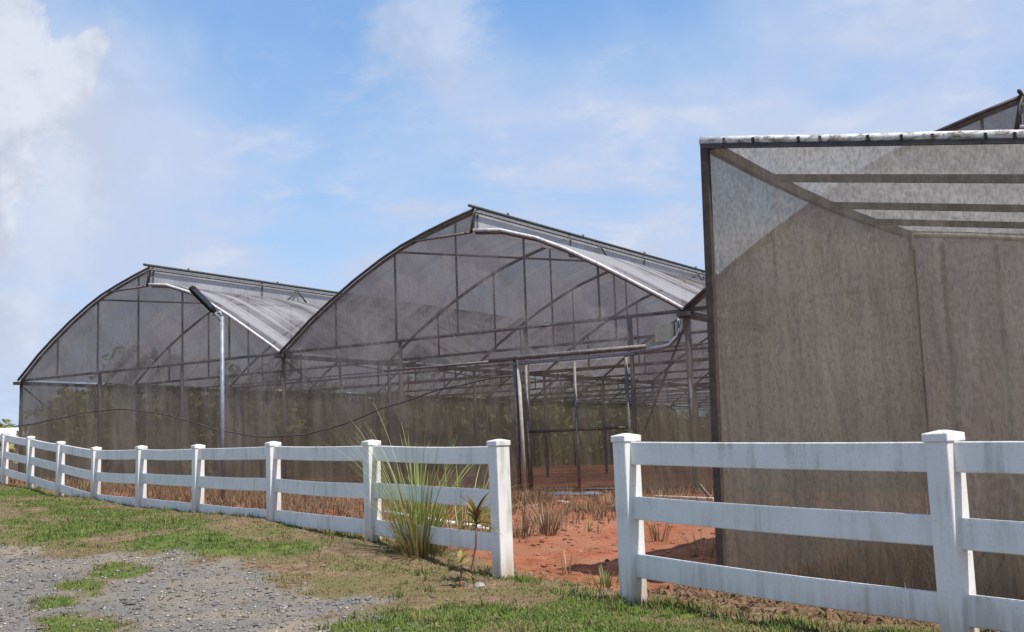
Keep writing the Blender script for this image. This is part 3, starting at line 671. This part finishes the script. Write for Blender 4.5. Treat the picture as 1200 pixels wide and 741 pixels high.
o = MB().bar((0, 0, 0.0), tuple(b2-bb), 0.04, 0.04).build('broken_stake', M['rust'], None); o.location = tuple(bb); tag(o, 'short brown stake leaning on the greenhouse foot near the net house', 'stake')
plank((656, 590), (664, 591), 0.10, 0.03, 'small pale scrap of board on the soil before the door', 'board_scrap')
ls = on_ground(829, 690)
def rock(p, r, label, seed):
    rr = random.Random(seed); b = MB(); n, m = 8, 5; vs = [(0, 0, -r*0.5)]; fs = []
    for j in range(1, m):
        ph = math.pi*j/m - math.pi/2
        for i in range(n):
            k = r*(0.75+0.45*rr.random()); a = 2*math.pi*i/n; vs.append((k*math.cos(ph)*math.cos(a), k*math.cos(ph)*math.sin(a), k*0.65*math.sin(ph)))
    vs.append((0, 0, r*0.55)); T = len(vs)-1
    for i in range(n): fs.append((0, 1+(i+1) % n, 1+i)); fs.append((T, 1+(m-2)*n+i, 1+(m-2)*n+(i+1) % n))
    for j in range(m-2):
        for i in range(n): fs.append((1+j*n+i, 1+j*n+(i+1) % n, 1+(j+1)*n+(i+1) % n, 1+(j+1)*n+i))
    o = b.add(vs, fs).build('stone', M['rock'], None); o.location = (p[0], p[1], p[2]+r*0.2); tag(o, label, 'stone')
M['rock'] = rough_mat('pale_rock', (0.20,0.185,0.165), (0.32,0.30,0.275), 9, 0.85, 0, 0.6)
rock(ls, 0.10, 'pale grey stone at the foot of the net house corner', 3)
rock(on_ground(722, 597), 0.09, 'small pale stone on the red soil near the sliding door', 5)
rock(on_ground(562, 690), 0.06, 'small grey stone under the red-stemmed plant', 8)

# ------------------------------------------------------------------ blades, stones: vectorised builders
def blades(pos, h, w, az, lean, c0, c1, bend=0.5):
    """three-segment bent blades: pos (n,3), arrays h,w,az,lean; colours base c0 / tip c1 (n,3)"""
    n = len(pos); d = np.stack([np.cos(az), np.sin(az), np.zeros(n)], 1); s = np.stack([-np.sin(az), np.cos(az), np.zeros(n)], 1)
    V = []; C = []
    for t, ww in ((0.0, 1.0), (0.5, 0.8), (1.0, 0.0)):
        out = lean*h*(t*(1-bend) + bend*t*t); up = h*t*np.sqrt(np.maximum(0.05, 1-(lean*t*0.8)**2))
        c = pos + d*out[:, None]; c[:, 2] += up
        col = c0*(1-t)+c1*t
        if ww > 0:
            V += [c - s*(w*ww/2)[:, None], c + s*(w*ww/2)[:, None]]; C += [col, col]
        else: V.append(c); C.append(col)
    V = np.stack(V, 1).reshape(-1, 3); C = np.stack(C, 1).reshape(-1, 3); b = np.arange(n)*5
    F3 = np.concatenate([np.stack([b, b+1, b+3], 1), np.stack([b, b+3, b+2], 1), np.stack([b+2, b+3, b+4], 1)])
    return V, F3, C
def pick(n, lo, hi): return RNG.uniform(lo, hi, n)
def lerp_cols(n, a, b, jit=0.15):
    t = RNG.random((n, 1)); return np.clip((np.array(a)*(1-t)+np.array(b)*t)*(1+RNG.normal(0, jit, (n, 1))), 0.004, 1)
def scatter(n, x0, x1, y0, y1):
    return RNG.uniform(x0, x1, n), RNG.uniform(y0, y1, n)
def stuff(name, V, Fc, C, mat, label, cat):
    o = link(name, np_mesh(name, V, Fc, mat, C)); o['kind'] = 'stuff'; o['label'] = label; o['category'] = cat; return o
# candidates over the whole verge, thinned with distance
def verge(n, front=True):
    y = 4.6 + (28-4.6)*RNG.random(n)**1.6; half = 0.50*y+0.6; x = RNG.uniform(-half, np.minimum(half, 5.0))
    return x, y
def near_surface(x, y):
    z = ground_z(x, y); g, n, s = zones(x, y)
    return z + (fbm(x, y, 1.3)-0.5)*0.05 + (fbm(x+5, y+2, 5.0)-0.5)*0.035*(1+s)
x, y = verge(640000); g, n_, s = zones(x, y); q = fence_q(x, y)
keep = RNG.random(len(x)) < n_*(0.35+0.65*sstep(fbm(x+2, y+5, 4.5), 0.35, 0.6))*(q < 0.5)
x, y, q = x[keep], y[keep], q[keep]; m = len(x); tall = 1+1.6*np.exp(-(q/0.13)**2)*RNG.random(m)
hh = pick(m, 0.012, 0.042)*tall*(0.7+0.6*fbm(x, y, 2.0))
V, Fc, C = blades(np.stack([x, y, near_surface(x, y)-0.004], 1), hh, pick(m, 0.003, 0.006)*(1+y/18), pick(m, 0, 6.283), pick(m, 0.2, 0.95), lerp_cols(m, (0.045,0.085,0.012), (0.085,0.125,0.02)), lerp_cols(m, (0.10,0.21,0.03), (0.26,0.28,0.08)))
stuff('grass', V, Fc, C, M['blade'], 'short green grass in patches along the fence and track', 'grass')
x, y = verge(260000); g, n_, s = zones(x, y); q = fence_q(x, y)
keep = RNG.random(len(x)) < (1-n_*0.35)*(1-g*0.88)*(1-s*0.96)*0.62
x, y = x[keep], y[keep]; m = len(x)
V, Fc, C = blades(np.stack([x, y, near_surface(x, y)-0.002], 1), pick(m, 0.012, 0.045), pick(m, 0.003, 0.006)*(1+y/18), pick(m, 0, 6.283), pick(m, 0.7, 1.6), lerp_cols(m, (0.12,0.075,0.045), (0.22,0.145,0.09)), np.where(RNG.random((m, 1)) < 0.35, lerp_cols(m, (0.13,0.13,0.045), (0.26,0.25,0.10)), lerp_cols(m, (0.20,0.125,0.08), (0.40,0.29,0.18))))
stuff('dry_grass', V, Fc, C, M['blade'], 'flattened straw-brown dry grass between the track and the fence', 'dry grass')
# coarser clumps that break up the mown grass
nc = 900; x, y = verge(nc*6); g, n_, s = zones(x, y); q = fence_q(x, y)
kk = RNG.random(len(x)) < (0.25*n_+0.10*(1-g)+0.9*np.exp(-(q/0.14)**2))*(1-s)*(q < 0.3); x, y = x[kk], y[kk]
nb = 22; sp_ = np.repeat(0.02+0.07*RNG.random(len(x))**2, nb); ht = np.repeat(pick(len(x), 0.03, 0.11), nb); tone = np.repeat(RNG.random(len(x)), nb)[:, None]
x = np.repeat(x, nb)+RNG.normal(0, 1, len(x)*nb)*sp_; y = np.repeat(y, nb)+RNG.normal(0, 1, len(y)*nb)*sp_; m = len(x)
c_a = np.array((0.05,0.085,0.015))*(1-tone)+np.array((0.13,0.10,0.045))*tone; c_b = np.array((0.13,0.21,0.035))*(1-tone)+np.array((0.36,0.30,0.13))*tone
V, Fc, C = blades(np.stack([x, y, near_surface(x, y)-0.004], 1), ht*pick(m, 0.5, 1.1), pick(m, 0.004, 0.010), pick(m, 0, 6.283), pick(m, 0.2, 1.1), c_a*pick(m, 0.7, 1.3)[:, None], c_b*pick(m, 0.7, 1.3)[:, None])
stuff('weed_clumps', V, Fc, C, M['blade'], 'coarse weed and grass clumps dotted over the verge', 'weeds')
# dead weeds between the left fence and the greenhouse
def weeds(n, name, label, accept, hr, cols, cat='weeds'):
    y = RNG.uniform(5, 34, n); x = RNG.uniform(-16, 5, n)
    k = accept(x, y) > RNG.random(n); x, y = x[k], y[k]; rep = 4
    x = np.repeat(x, rep) + RNG.normal(0, 0.03, len(x)*rep); y = np.repeat(y, rep) + RNG.normal(0, 0.03, len(y)*rep); m = len(x)
    V, Fc, C = blades(np.stack([x, y, ground_z(x, y)-0.01], 1), pick(m, *hr)*(0.55+0.9*fbm(x, y, 1.1)), pick(m, 0.006, 0.013), pick(m, 0, 6.283), pick(m, 0.3, 1.3), lerp_cols(m, *cols[0]), lerp_cols(m, *cols[1]))
    stuff(name, V, Fc, C, M['blade'], label, cat)
def acc_dead(x, y):
    q = (x-PLF[0])*NLF[0] + (y-PLF[1])*NLF[1]; u = (x-PLF[0])*ULF[0]+(y-PLF[1])*ULF[1]
    df = (x-GO[0])*FN[0]+(y-GO[1])*FN[1]
    return sstep(q, 0.15, 0.5)*(df < -0.25)*sstep(u + (fbm(x, y, 0.8)-0.5)*3 - 0.42*q, 0.8, 2.6)*(0.35+0.65*sstep(fbm(x+3, y, 1.2), 0.3, 0.6))
weeds(42000, 'dead_weeds', 'reddish brown dead weeds covering the strip behind the long fence', acc_dead, (0.07, 0.26), (((0.07,0.042,0.026), (0.13,0.085,0.052)), ((0.15,0.088,0.05), (0.35,0.245,0.145))))
def acc_sparse(x, y):
    q = fence_q(x, y); df = (x-GO[0])*FN[0]+(y-GO[1])*FN[1]; da = (x-AN[0])*FN[0]+(y-AN[1])*FN[1]; sa = (x-AN[0])*FD[0]+(y-AN[1])*FD[1]
    inside = (da > -0.06)*(sa > -0.06)*(da < AY+.1)
    return sstep(q, 0.0, 0.2)*(df < -0.2)*(1-inside)*(0.12*sstep(fbm(x, y, 1.5), 0.56, 0.72) + 0.35*np.exp(-(q/0.5)**2)*sstep(fbm(x+8, y, 2.2), 0.48, 0.6))*(y < 22)
weeds(5200, 'sparse_weeds', 'scattered dry and green weed tufts on the red soil inside the gateway', acc_sparse, (0.05, 0.20), (((0.10,0.07,0.03), (0.20,0.14,0.07)), ((0.16,0.17,0.05), (0.44,0.34,0.19))))
# a mass of dead vines inside the net house, thicker away from the corner
nv = 9000; sx = 0.3+6.2*RNG.random(nv); sy = 0.12+4.4*RNG.random(nv)**1.4
hv = pick(nv, 0.15, 1.15)*np.clip(0.12+sx*0.36, 0, 1.25)*(0.5+0.9*fbm(sx, sy, 1.4))
bp = AN[None]+FD[None]*sx[:, None]+FN[None]*sy[:, None]; bp[:, 2] = ground_z(bp[:, 0], bp[:, 1])-0.02
V, Fc, C = blades(bp, hv, pick(nv, 0.006, 0.022), pick(nv, 0, 6.283), pick(nv, 0.2, 1.0), lerp_cols(nv, (0.05,0.032,0.02), (0.13,0.085,0.05)), lerp_cols(nv, (0.10,0.07,0.045), (0.30,0.22,0.14)))
stuff('dead_vines', V, Fc, C, M['blade'], 'tangle of dark brown dead vines low inside the net house', 'vines')
# leaf litter along the foot of the net house and the right fence
nl = 2600; sx = RNG.uniform(-0.3, 5, nl); sy = -0.05-1.5*RNG.random(nl)**1.5; lp3 = AN[None]+FD[None]*sx[:, None]+FN[None]*sy[:, None]
lp3[:, 2] = near_surface(lp3[:, 0], lp3[:, 1])+0.004
V, Fc, C = blades(lp3, pick(nl, 0.03, 0.10), pick(nl, 0.012, 0.045), pick(nl, 0, 6.283), pick(nl, 1.0, 1.5), lerp_cols(nl, (0.06,0.035,0.022), (0.22,0.12,0.07)), lerp_cols(nl, (0.10,0.06,0.04), (0.32,0.20,0.12)), 0.2)
stuff('leaf_litter', V, Fc, C, M['blade'], 'brown fallen leaves and twigs along the foot of the net house', 'leaf litter')
# stones of the track, clods on the red soil
OCT = np.array([(1,0,0),(0.3,0.9,0),(-0.7,0.6,0.1),(-0.9,-0.4,0),(0.1,-1,0),(0.8,-0.7,0.05),(0.1,0.05,0.85),(0,0,-0.5)])
OF = np.array([(0,1,6),(1,2,6),(2,3,6),(3,4,6),(4,5,6),(5,0,6),(1,0,7),(2,1,7),(3,2,7),(4,3,7),(5,4,7),(0,5,7)])
def pebbles(name, x, y, size, cols, label, cat):
    m = len(x); a = pick(m, 0, 6.283); ca, sa = np.cos(a), np.sin(a); sc = size[:, None, None]*(OCT[None]*(1+RNG.normal(0, 0.16, (m, 8, 3))))*np.array([1, 1, 0.62])
    V = np.stack([sc[..., 0]*ca[:, None]-sc[..., 1]*sa[:, None], sc[..., 0]*sa[:, None]+sc[..., 1]*ca[:, None], sc[..., 2]], -1)
    V += np.stack([x, y, near_surface(x, y)+size*0.12], 1)[:, None]
    Fc = (OF[None]+(np.arange(m)*8)[:, None, None]).reshape(-1, 3)
    stuff(name, V.reshape(-1, 3), Fc, np.repeat(lerp_cols(m, *cols), 8, 0), M['stone'], label, cat)
x, y = verge(170000); g, n_, s = zones(x, y); k = RNG.random(len(x)) < g*0.6 + 0.02*(1-s); x, y = x[k], y[k]; m = len(x)
pebbles('gravel', x, y, 0.003+0.012*RNG.random(m)**4*(1+y/16)+0.00025*y, ((0.11,0.104,0.10), (0.29,0.27,0.25), 0.25), 'loose grey gravel of the track', 'gravel')
n0 = 9000; y = RNG.uniform(6, 24, n0); x = RNG.uniform(-4, 4, n0); g, n_, s = zones(x, y); q = fence_q(x, y)
df = (x-GO[0])*FN[0]+(y-GO[1])*FN[1]; k = (s > 0.5)*(df < -0.3); x, y = x[k], y[k]; m = len(x)
pebbles('soil_clods', x, y, 0.005+0.035*RNG.random(m)**6, ((0.17,0.065,0.038), (0.34,0.15,0.09), 0.2), 'small red clods strewn over the soil', 'clods')

# ------------------------------------------------------------------ single plants
def tuft(root, name, n, h, spread, base_r, w, c0, c1, lean, label=None, az=None):
    a = pick(n, 0, 6.283) if az is None else RNG.normal(az[0], az[1], n)
    r = base_r*np.sqrt(RNG.random(n)); pos = np.stack([r*np.cos(a), r*np.sin(a), np.full(n, -0.02)], 1)
    V = []; Fq = []; C = []
    H = pick(n, *h); Wd = pick(n, *w); Ln = pick(n, *lean); A = lerp_cols(n, *c0); B = lerp_cols(n, *c1); seg = 7
    for i in range(n):
        d = np.array([math.cos(a[i]), math.sin(a[i]), 0]); sd = np.array([-d[1], d[0], 0]); o = len(V); tw = random.uniform(-0.6, 0.6)
        for k in range(seg+1):
            t = k/seg; out = Ln[i]*H[i]*(0.45*t+0.55*t*t); up = H[i]*(t-0.28*Ln[i]*t**3)
            c = pos[i]+d*out; c[2] += up; wd = Wd[i]*(1-t)**0.7*(0.55+0.9*min(1, t*4))/1.2 + 0.0006
            ss = sd*math.cos(tw)+np.array([0, 0, 1])*math.sin(tw)*0.4
            V += [c-ss*wd, c+ss*wd]; C += [A[i]*(1-t)+B[i]*t]*2
        for k in range(seg): Fq.append((o+2*k, o+2*k+1, o+2*k+3, o+2*k+2))
    ob = link(name, np_mesh(name, np.array(V), np.array(Fq), M['leaf'], np.array(C), True), root); ob['kind'] = 'stuff'; return ob
p = on_ground(492, 651)
tg = thing('grass_clump', 'tall green clump of reed-like grass against the long white fence', 'grass clump', p)
GRN = ((0.10,0.17,0.03), (0.17,0.25,0.05)); STR = ((0.30,0.23,0.09), (0.42,0.33,0.15))
tuft(tg, 'green_blades', 115, (0.55, 1.28), 1, 0.20, (0.003, 0.0065), GRN, ((0.20,0.30,0.06), (0.38,0.44,0.14)), (0.10, 0.75))
tuft(tg, 'long_blades', 34, (1.15, 1.6), 1, 0.14, (0.002, 0.004), GRN, ((0.36,0.42,0.14), (0.50,0.50,0.26)), (0.30, 0.75), az=(2.9, 0.6))
tuft(tg, 'straw_blades', 75, (0.30, 0.95), 1, 0.22, (0.003, 0.008), ((0.22,0.13,0.05), (0.34,0.22,0.09)), STR, (0.15, 1.15))
tuft(tg, 'dead_base', 110, (0.12, 0.4), 1, 0.22, (0.003, 0.007), ((0.10,0.07,0.03), (0.20,0.13,0.06)), ((0.25,0.18,0.08), (0.34,0.26,0.13)), (0.3, 1.0))
p = on_ground(541, 628)
tg = thing('grass_clump', 'lower yellow-green grass tuft on the soil beyond the white fence', 'grass clump', p)
tuft(tg, 'green_blades', 70, (0.45, 1.0), 1, 0.45, (0.005, 0.010), ((0.14,0.20,0.04), (0.22,0.29,0.06)), ((0.26,0.33,0.08), (0.42,0.44,0.16)), (0.1, 0.7))
tuft(tg, 'straw_blades', 40, (0.2, 0.6), 1, 0.45, (0.005, 0.009), ((0.22,0.13,0.05), (0.34,0.22,0.09)), STR, (0.2, 0.9))
def dry_bush(px, py, h, n, label, sp=0.16, green=False):
    b = thing('dry_shrub', label, 'shrub', on_ground(px, py))
    c = (((0.10,0.10,0.03), (0.16,0.18,0.05)), ((0.20,0.24,0.07), (0.40,0.36,0.18))) if green else (((0.14,0.08,0.04), (0.25,0.16,0.09)), ((0.30,0.21,0.12), (0.50,0.38,0.24)))
    tuft(b, 'stems', n, (h*0.5, h), 1, sp, (0.004, 0.008), c[0], c[1], (0.1, 0.8))
dry_bush(640, 628, 0.55, 70, 'dry straw-coloured shrub on the soil beside the door post')
dry_bush(612, 630, 0.48, 45, 'small brown dry shrub right behind the fence end post', 0.14)
dry_bush(773, 633, 0.42, 26, 'sparse reddish dry stalks on soil behind the gate post of the short fence', 0.10)
dry_bush(822, 652, 0.34, 26, 'low dark dry weed at the corner of the net house', 0.14)
dry_bush(664, 672, 0.26, 14, 'tiny dry stalk in the shade on the red soil in the gateway', 0.04)
dry_bush(710, 686, 0.20, 40, 'green and straw weed tuft in the gateway shade', 0.16, True)
dry_bush(688, 600, 0.22, 26, 'small dark weed on the soil in front of the sliding door', 0.12)
dry_bush(690, 624, 0.26, 5, 'single thin upright sprig on the open red soil', 0.015, True)
dry_bush(60, 560, 0.75, 90, 'pale green bush behind the far end of the long fence', 0.5, True)
dry_bush(25, 550, 0.8, 90, 'yellowish bush behind the farthest fence posts', 0.6, True)
dry_bush(98, 578, 0.35, 80, 'straw and green tuft at the fence foot near the far posts', 0.5, True)
dry_bush(715, 592, 0.30, 24, 'straw tuft on a low soil mound by the greenhouse foot', 0.25)
# red-stemmed plants by the end post
def rosette(px, py, h, nleaf, ll, label, bendx):
    c = thing('cordyline', label, 'plant', on_ground(px, py))
    MB().tube([(0, 0, -0.03), (-0.02, 0, h*0.25), (bendx*0.7, 0, h*0.6), (bendx, 0, h)], [0.009, 0.007, 0.007, 0.008], 7).build('stem', M['stem'], c, True)
    for i in range(nleaf):
        a = 2.4*i + random.uniform(-0.3, 0.3); t = i/nleaf; el = 0.15+1.2*t; L_ = ll*random.uniform(0.75, 1.1); d = np.array([math.cos(a), math.sin(a), 0]); sd = np.array([-d[1], d[0], 0])
        V = []; Fq = []; C = []; seg = 7; base = np.array([bendx, 0, h-0.05+0.10*t])
        ca = np.array(random.choice([(0.10,0.035,0.028), (0.12,0.12,0.03), (0.16,0.10,0.03)]))*random.uniform(0.7, 1.3); cb = np.array(random.choice([(0.40,0.33,0.08), (0.26,0.30,0.06), (0.30,0.28,0.07), (0.30,0.17,0.06), (0.10,0.045,0.03)]))
        for k in range(seg+1):
            s_ = k/seg; c_ = base+d*(L_*s_*math.cos(el*(1-0.35*s_))) ; c_[2] += L_*(s_*math.sin(el)-0.55*s_*s_*(1.1-t)*0.9)
            wd = 0.019*math.sin(math.pi*min(1, 0.12+s_*0.88))**0.8*(1.0 if s_ < 0.98 else 0.1)
            lift = np.array([0, 0, wd*0.35])
            V += [c_-sd*wd+lift, c_, c_+sd*wd+lift]; col = ca*(1-s_)+cb*s_; C += [col*0.9, col*1.15, col*0.9]
        for k in range(seg): o = 3*k; Fq += [(o, o+1, o+4, o+3), (o+1, o+2, o+5, o+4)]
        link('leaf', np_mesh('leaf', np.array(V), np.array(Fq), M['leaf'], np.array(C), True), c)
M['stem'] = rough_mat('red_stem', (0.10,0.035,0.03), (0.18,0.07,0.05), 20, 0.6, 0, 0.2)
rosette(556, 686, 0.50, 19, 0.24, 'cordyline with red stem and yellow-green leaves before the end post', 0.03)
rosette(542, 690, 0.17, 7, 0.13, 'small shoot with dark red leaves beside the cordyline', -0.01)
rosette(589, 668, 0.16, 6, 0.10, 'little green-red seedling at the foot of the fence end post', 0.0)

# ------------------------------------------------------------------ trees
def tree_mesh(seed, H, Wd, nl, dark, light, lsize):
    r = np.random.default_rng(seed); t = MB(); th = H*0.45
    t.tube([(0, 0, -0.2), (0.05*H*0.3, 0, th*0.5), (0.02*H, 0.03*H, th)], [0.03*H, 0.024*H, 0.016*H], 8)
    cl = []
    for k in range(16):
        a = 2.4*k + r.uniform(-.4, .4); z = H*(0.10+0.80*((k*7) % 16)/15.0); rad = Wd*0.5*math.sqrt(max(0.05, 1-((z/H-0.55)/0.5)**2))*r.uniform(0.35, 0.95)
        c = np.array([math.cos(a)*rad, math.sin(a)*rad, z]); cl.append((c, Wd*r.uniform(0.17, 0.27)))
        t.tube([(0.02*H*min(1, z/th), 0.02*H, min(z*0.7, th)), tuple(c*np.array([0.5, 0.5, 0.9])), tuple(c)], [0.010*H, 0.006*H, 0.002*H], 5)
    per = nl//len(cl); P = []; D = []
    for c, rr in cl:
        v = r.normal(size=(per, 3)); v /= np.linalg.norm(v, axis=1, keepdims=True); v *= (rr*r.random((per, 1))**0.4)*np.array([1.15, 1.15, 0.8]); P.append(c+v); D.append(v)
    P = np.concatenate(P); n = len(P); d1 = r.normal(size=(n, 3)); d1 /= np.linalg.norm(d1, axis=1, keepdims=True); d2 = np.cross(d1, r.normal(size=(n, 3))); d2 /= np.linalg.norm(d2, axis=1, keepdims=True)
    l = lsize*r.uniform(0.6, 1.3, (n, 1)); V = np.stack([P-d1*l, P+d2*l*0.5, P+d1*l, P-d2*l*0.5], 1).reshape(-1, 3)
    col = np.array(dark)+(np.array(light)-np.array(dark))*r.random((n, 1))
    return t.mesh('trunk', M['bark'], True), np_mesh('crown', V, np.arange(n*4).reshape(-1, 4), M['leaf'], np.repeat(col, 4, 0))
TR = [tree_mesh(1, 5.2, 5.6, 2600, (0.12,0.15,0.045), (0.27,0.30,0.11), 0.27), tree_mesh(2, 4.4, 5.2, 2400, (0.15,0.17,0.05), (0.33,0.33,0.13), 0.26), tree_mesh(3, 6.4, 5.0, 2600, (0.10,0.13,0.04), (0.24,0.27,0.09), 0.28)]
def tree(p, k, sc, label, group=None):
    t = thing('tree', label, 'tree', (p[0], p[1], gz(p[0], p[1])), random.uniform(0, 6.28), group)
    for nm, me in zip(('trunk', 'crown'), TR[k % 3]):
        o = link(nm, me, t); o.scale = (sc, sc, sc*random.uniform(0.85, 1.1))
for i in range(17):
    tree(gl(-3+2.35*i, DEPTH+4.0+1.2*math.sin(i*2.3)), i, random.uniform(0.60, 0.80), 'leafy green tree standing behind the far end wall of the greenhouse', 'trees behind the end wall')
for i in range(18):
    tree(gl(-3.4-0.5*math.sin(i*1.7), 5.0+2.5*i), i+1, random.uniform(0.70, 0.85), 'leafy green tree standing outside the left side wall of the greenhouse', 'trees along the side wall')
for i, (px, py, Z) in enumerate(((3,496,130), (15,500,120))):
    r_ = ray(px, 530); P_ = EYE + r_*Z; top = (EYE+ray(px, py-4)*Z)[2]
    t = thing('tree', 'distant tree beyond the far end of the long fence', 'tree', (P_[0], P_[1], gz(P_[0], P_[1])), i*1.3, 'distant trees past the fence')
    for nm, me in zip(('trunk', 'crown'), TR[i % 3]):
        o = link(nm, me, t); o.scale = (1.1, 1.1, max(0.5, (top-gz(P_[0], P_[1]))/5.6))
# a low far shed whose white roof edge shows past the greenhouse corner
c = EYE + ray(6, 508)*75.0
sh = thing('shed', 'far low shed with white roof beyond the end of the fence', 'shed', (c[0], c[1], gz(c[0], c[1])), 0.2)
hs_ = float(c[2]-gz(c[0], c[1]))
MB().box(-5, 3.0, 0, 4, 0, hs_-0.25).build('wall', M['rust'], sh)
MB().add([(-5.3,-0.3,hs_-0.25),(3.2,-0.3,hs_-0.25),(3.2,4.3,hs_+0.35),(-5.3,4.3,hs_+0.35),(-5.3,-0.3,hs_-0.1),(3.2,-0.3,hs_-0.1),(3.2,4.3,hs_+0.5),(-5.3,4.3,hs_+0.5)],
         [(0,3,2,1),(4,5,6,7),(0,1,5,4),(1,2,6,5),(2,3,7,6),(3,0,4,7)]).build('roof', M['pvc'], sh)
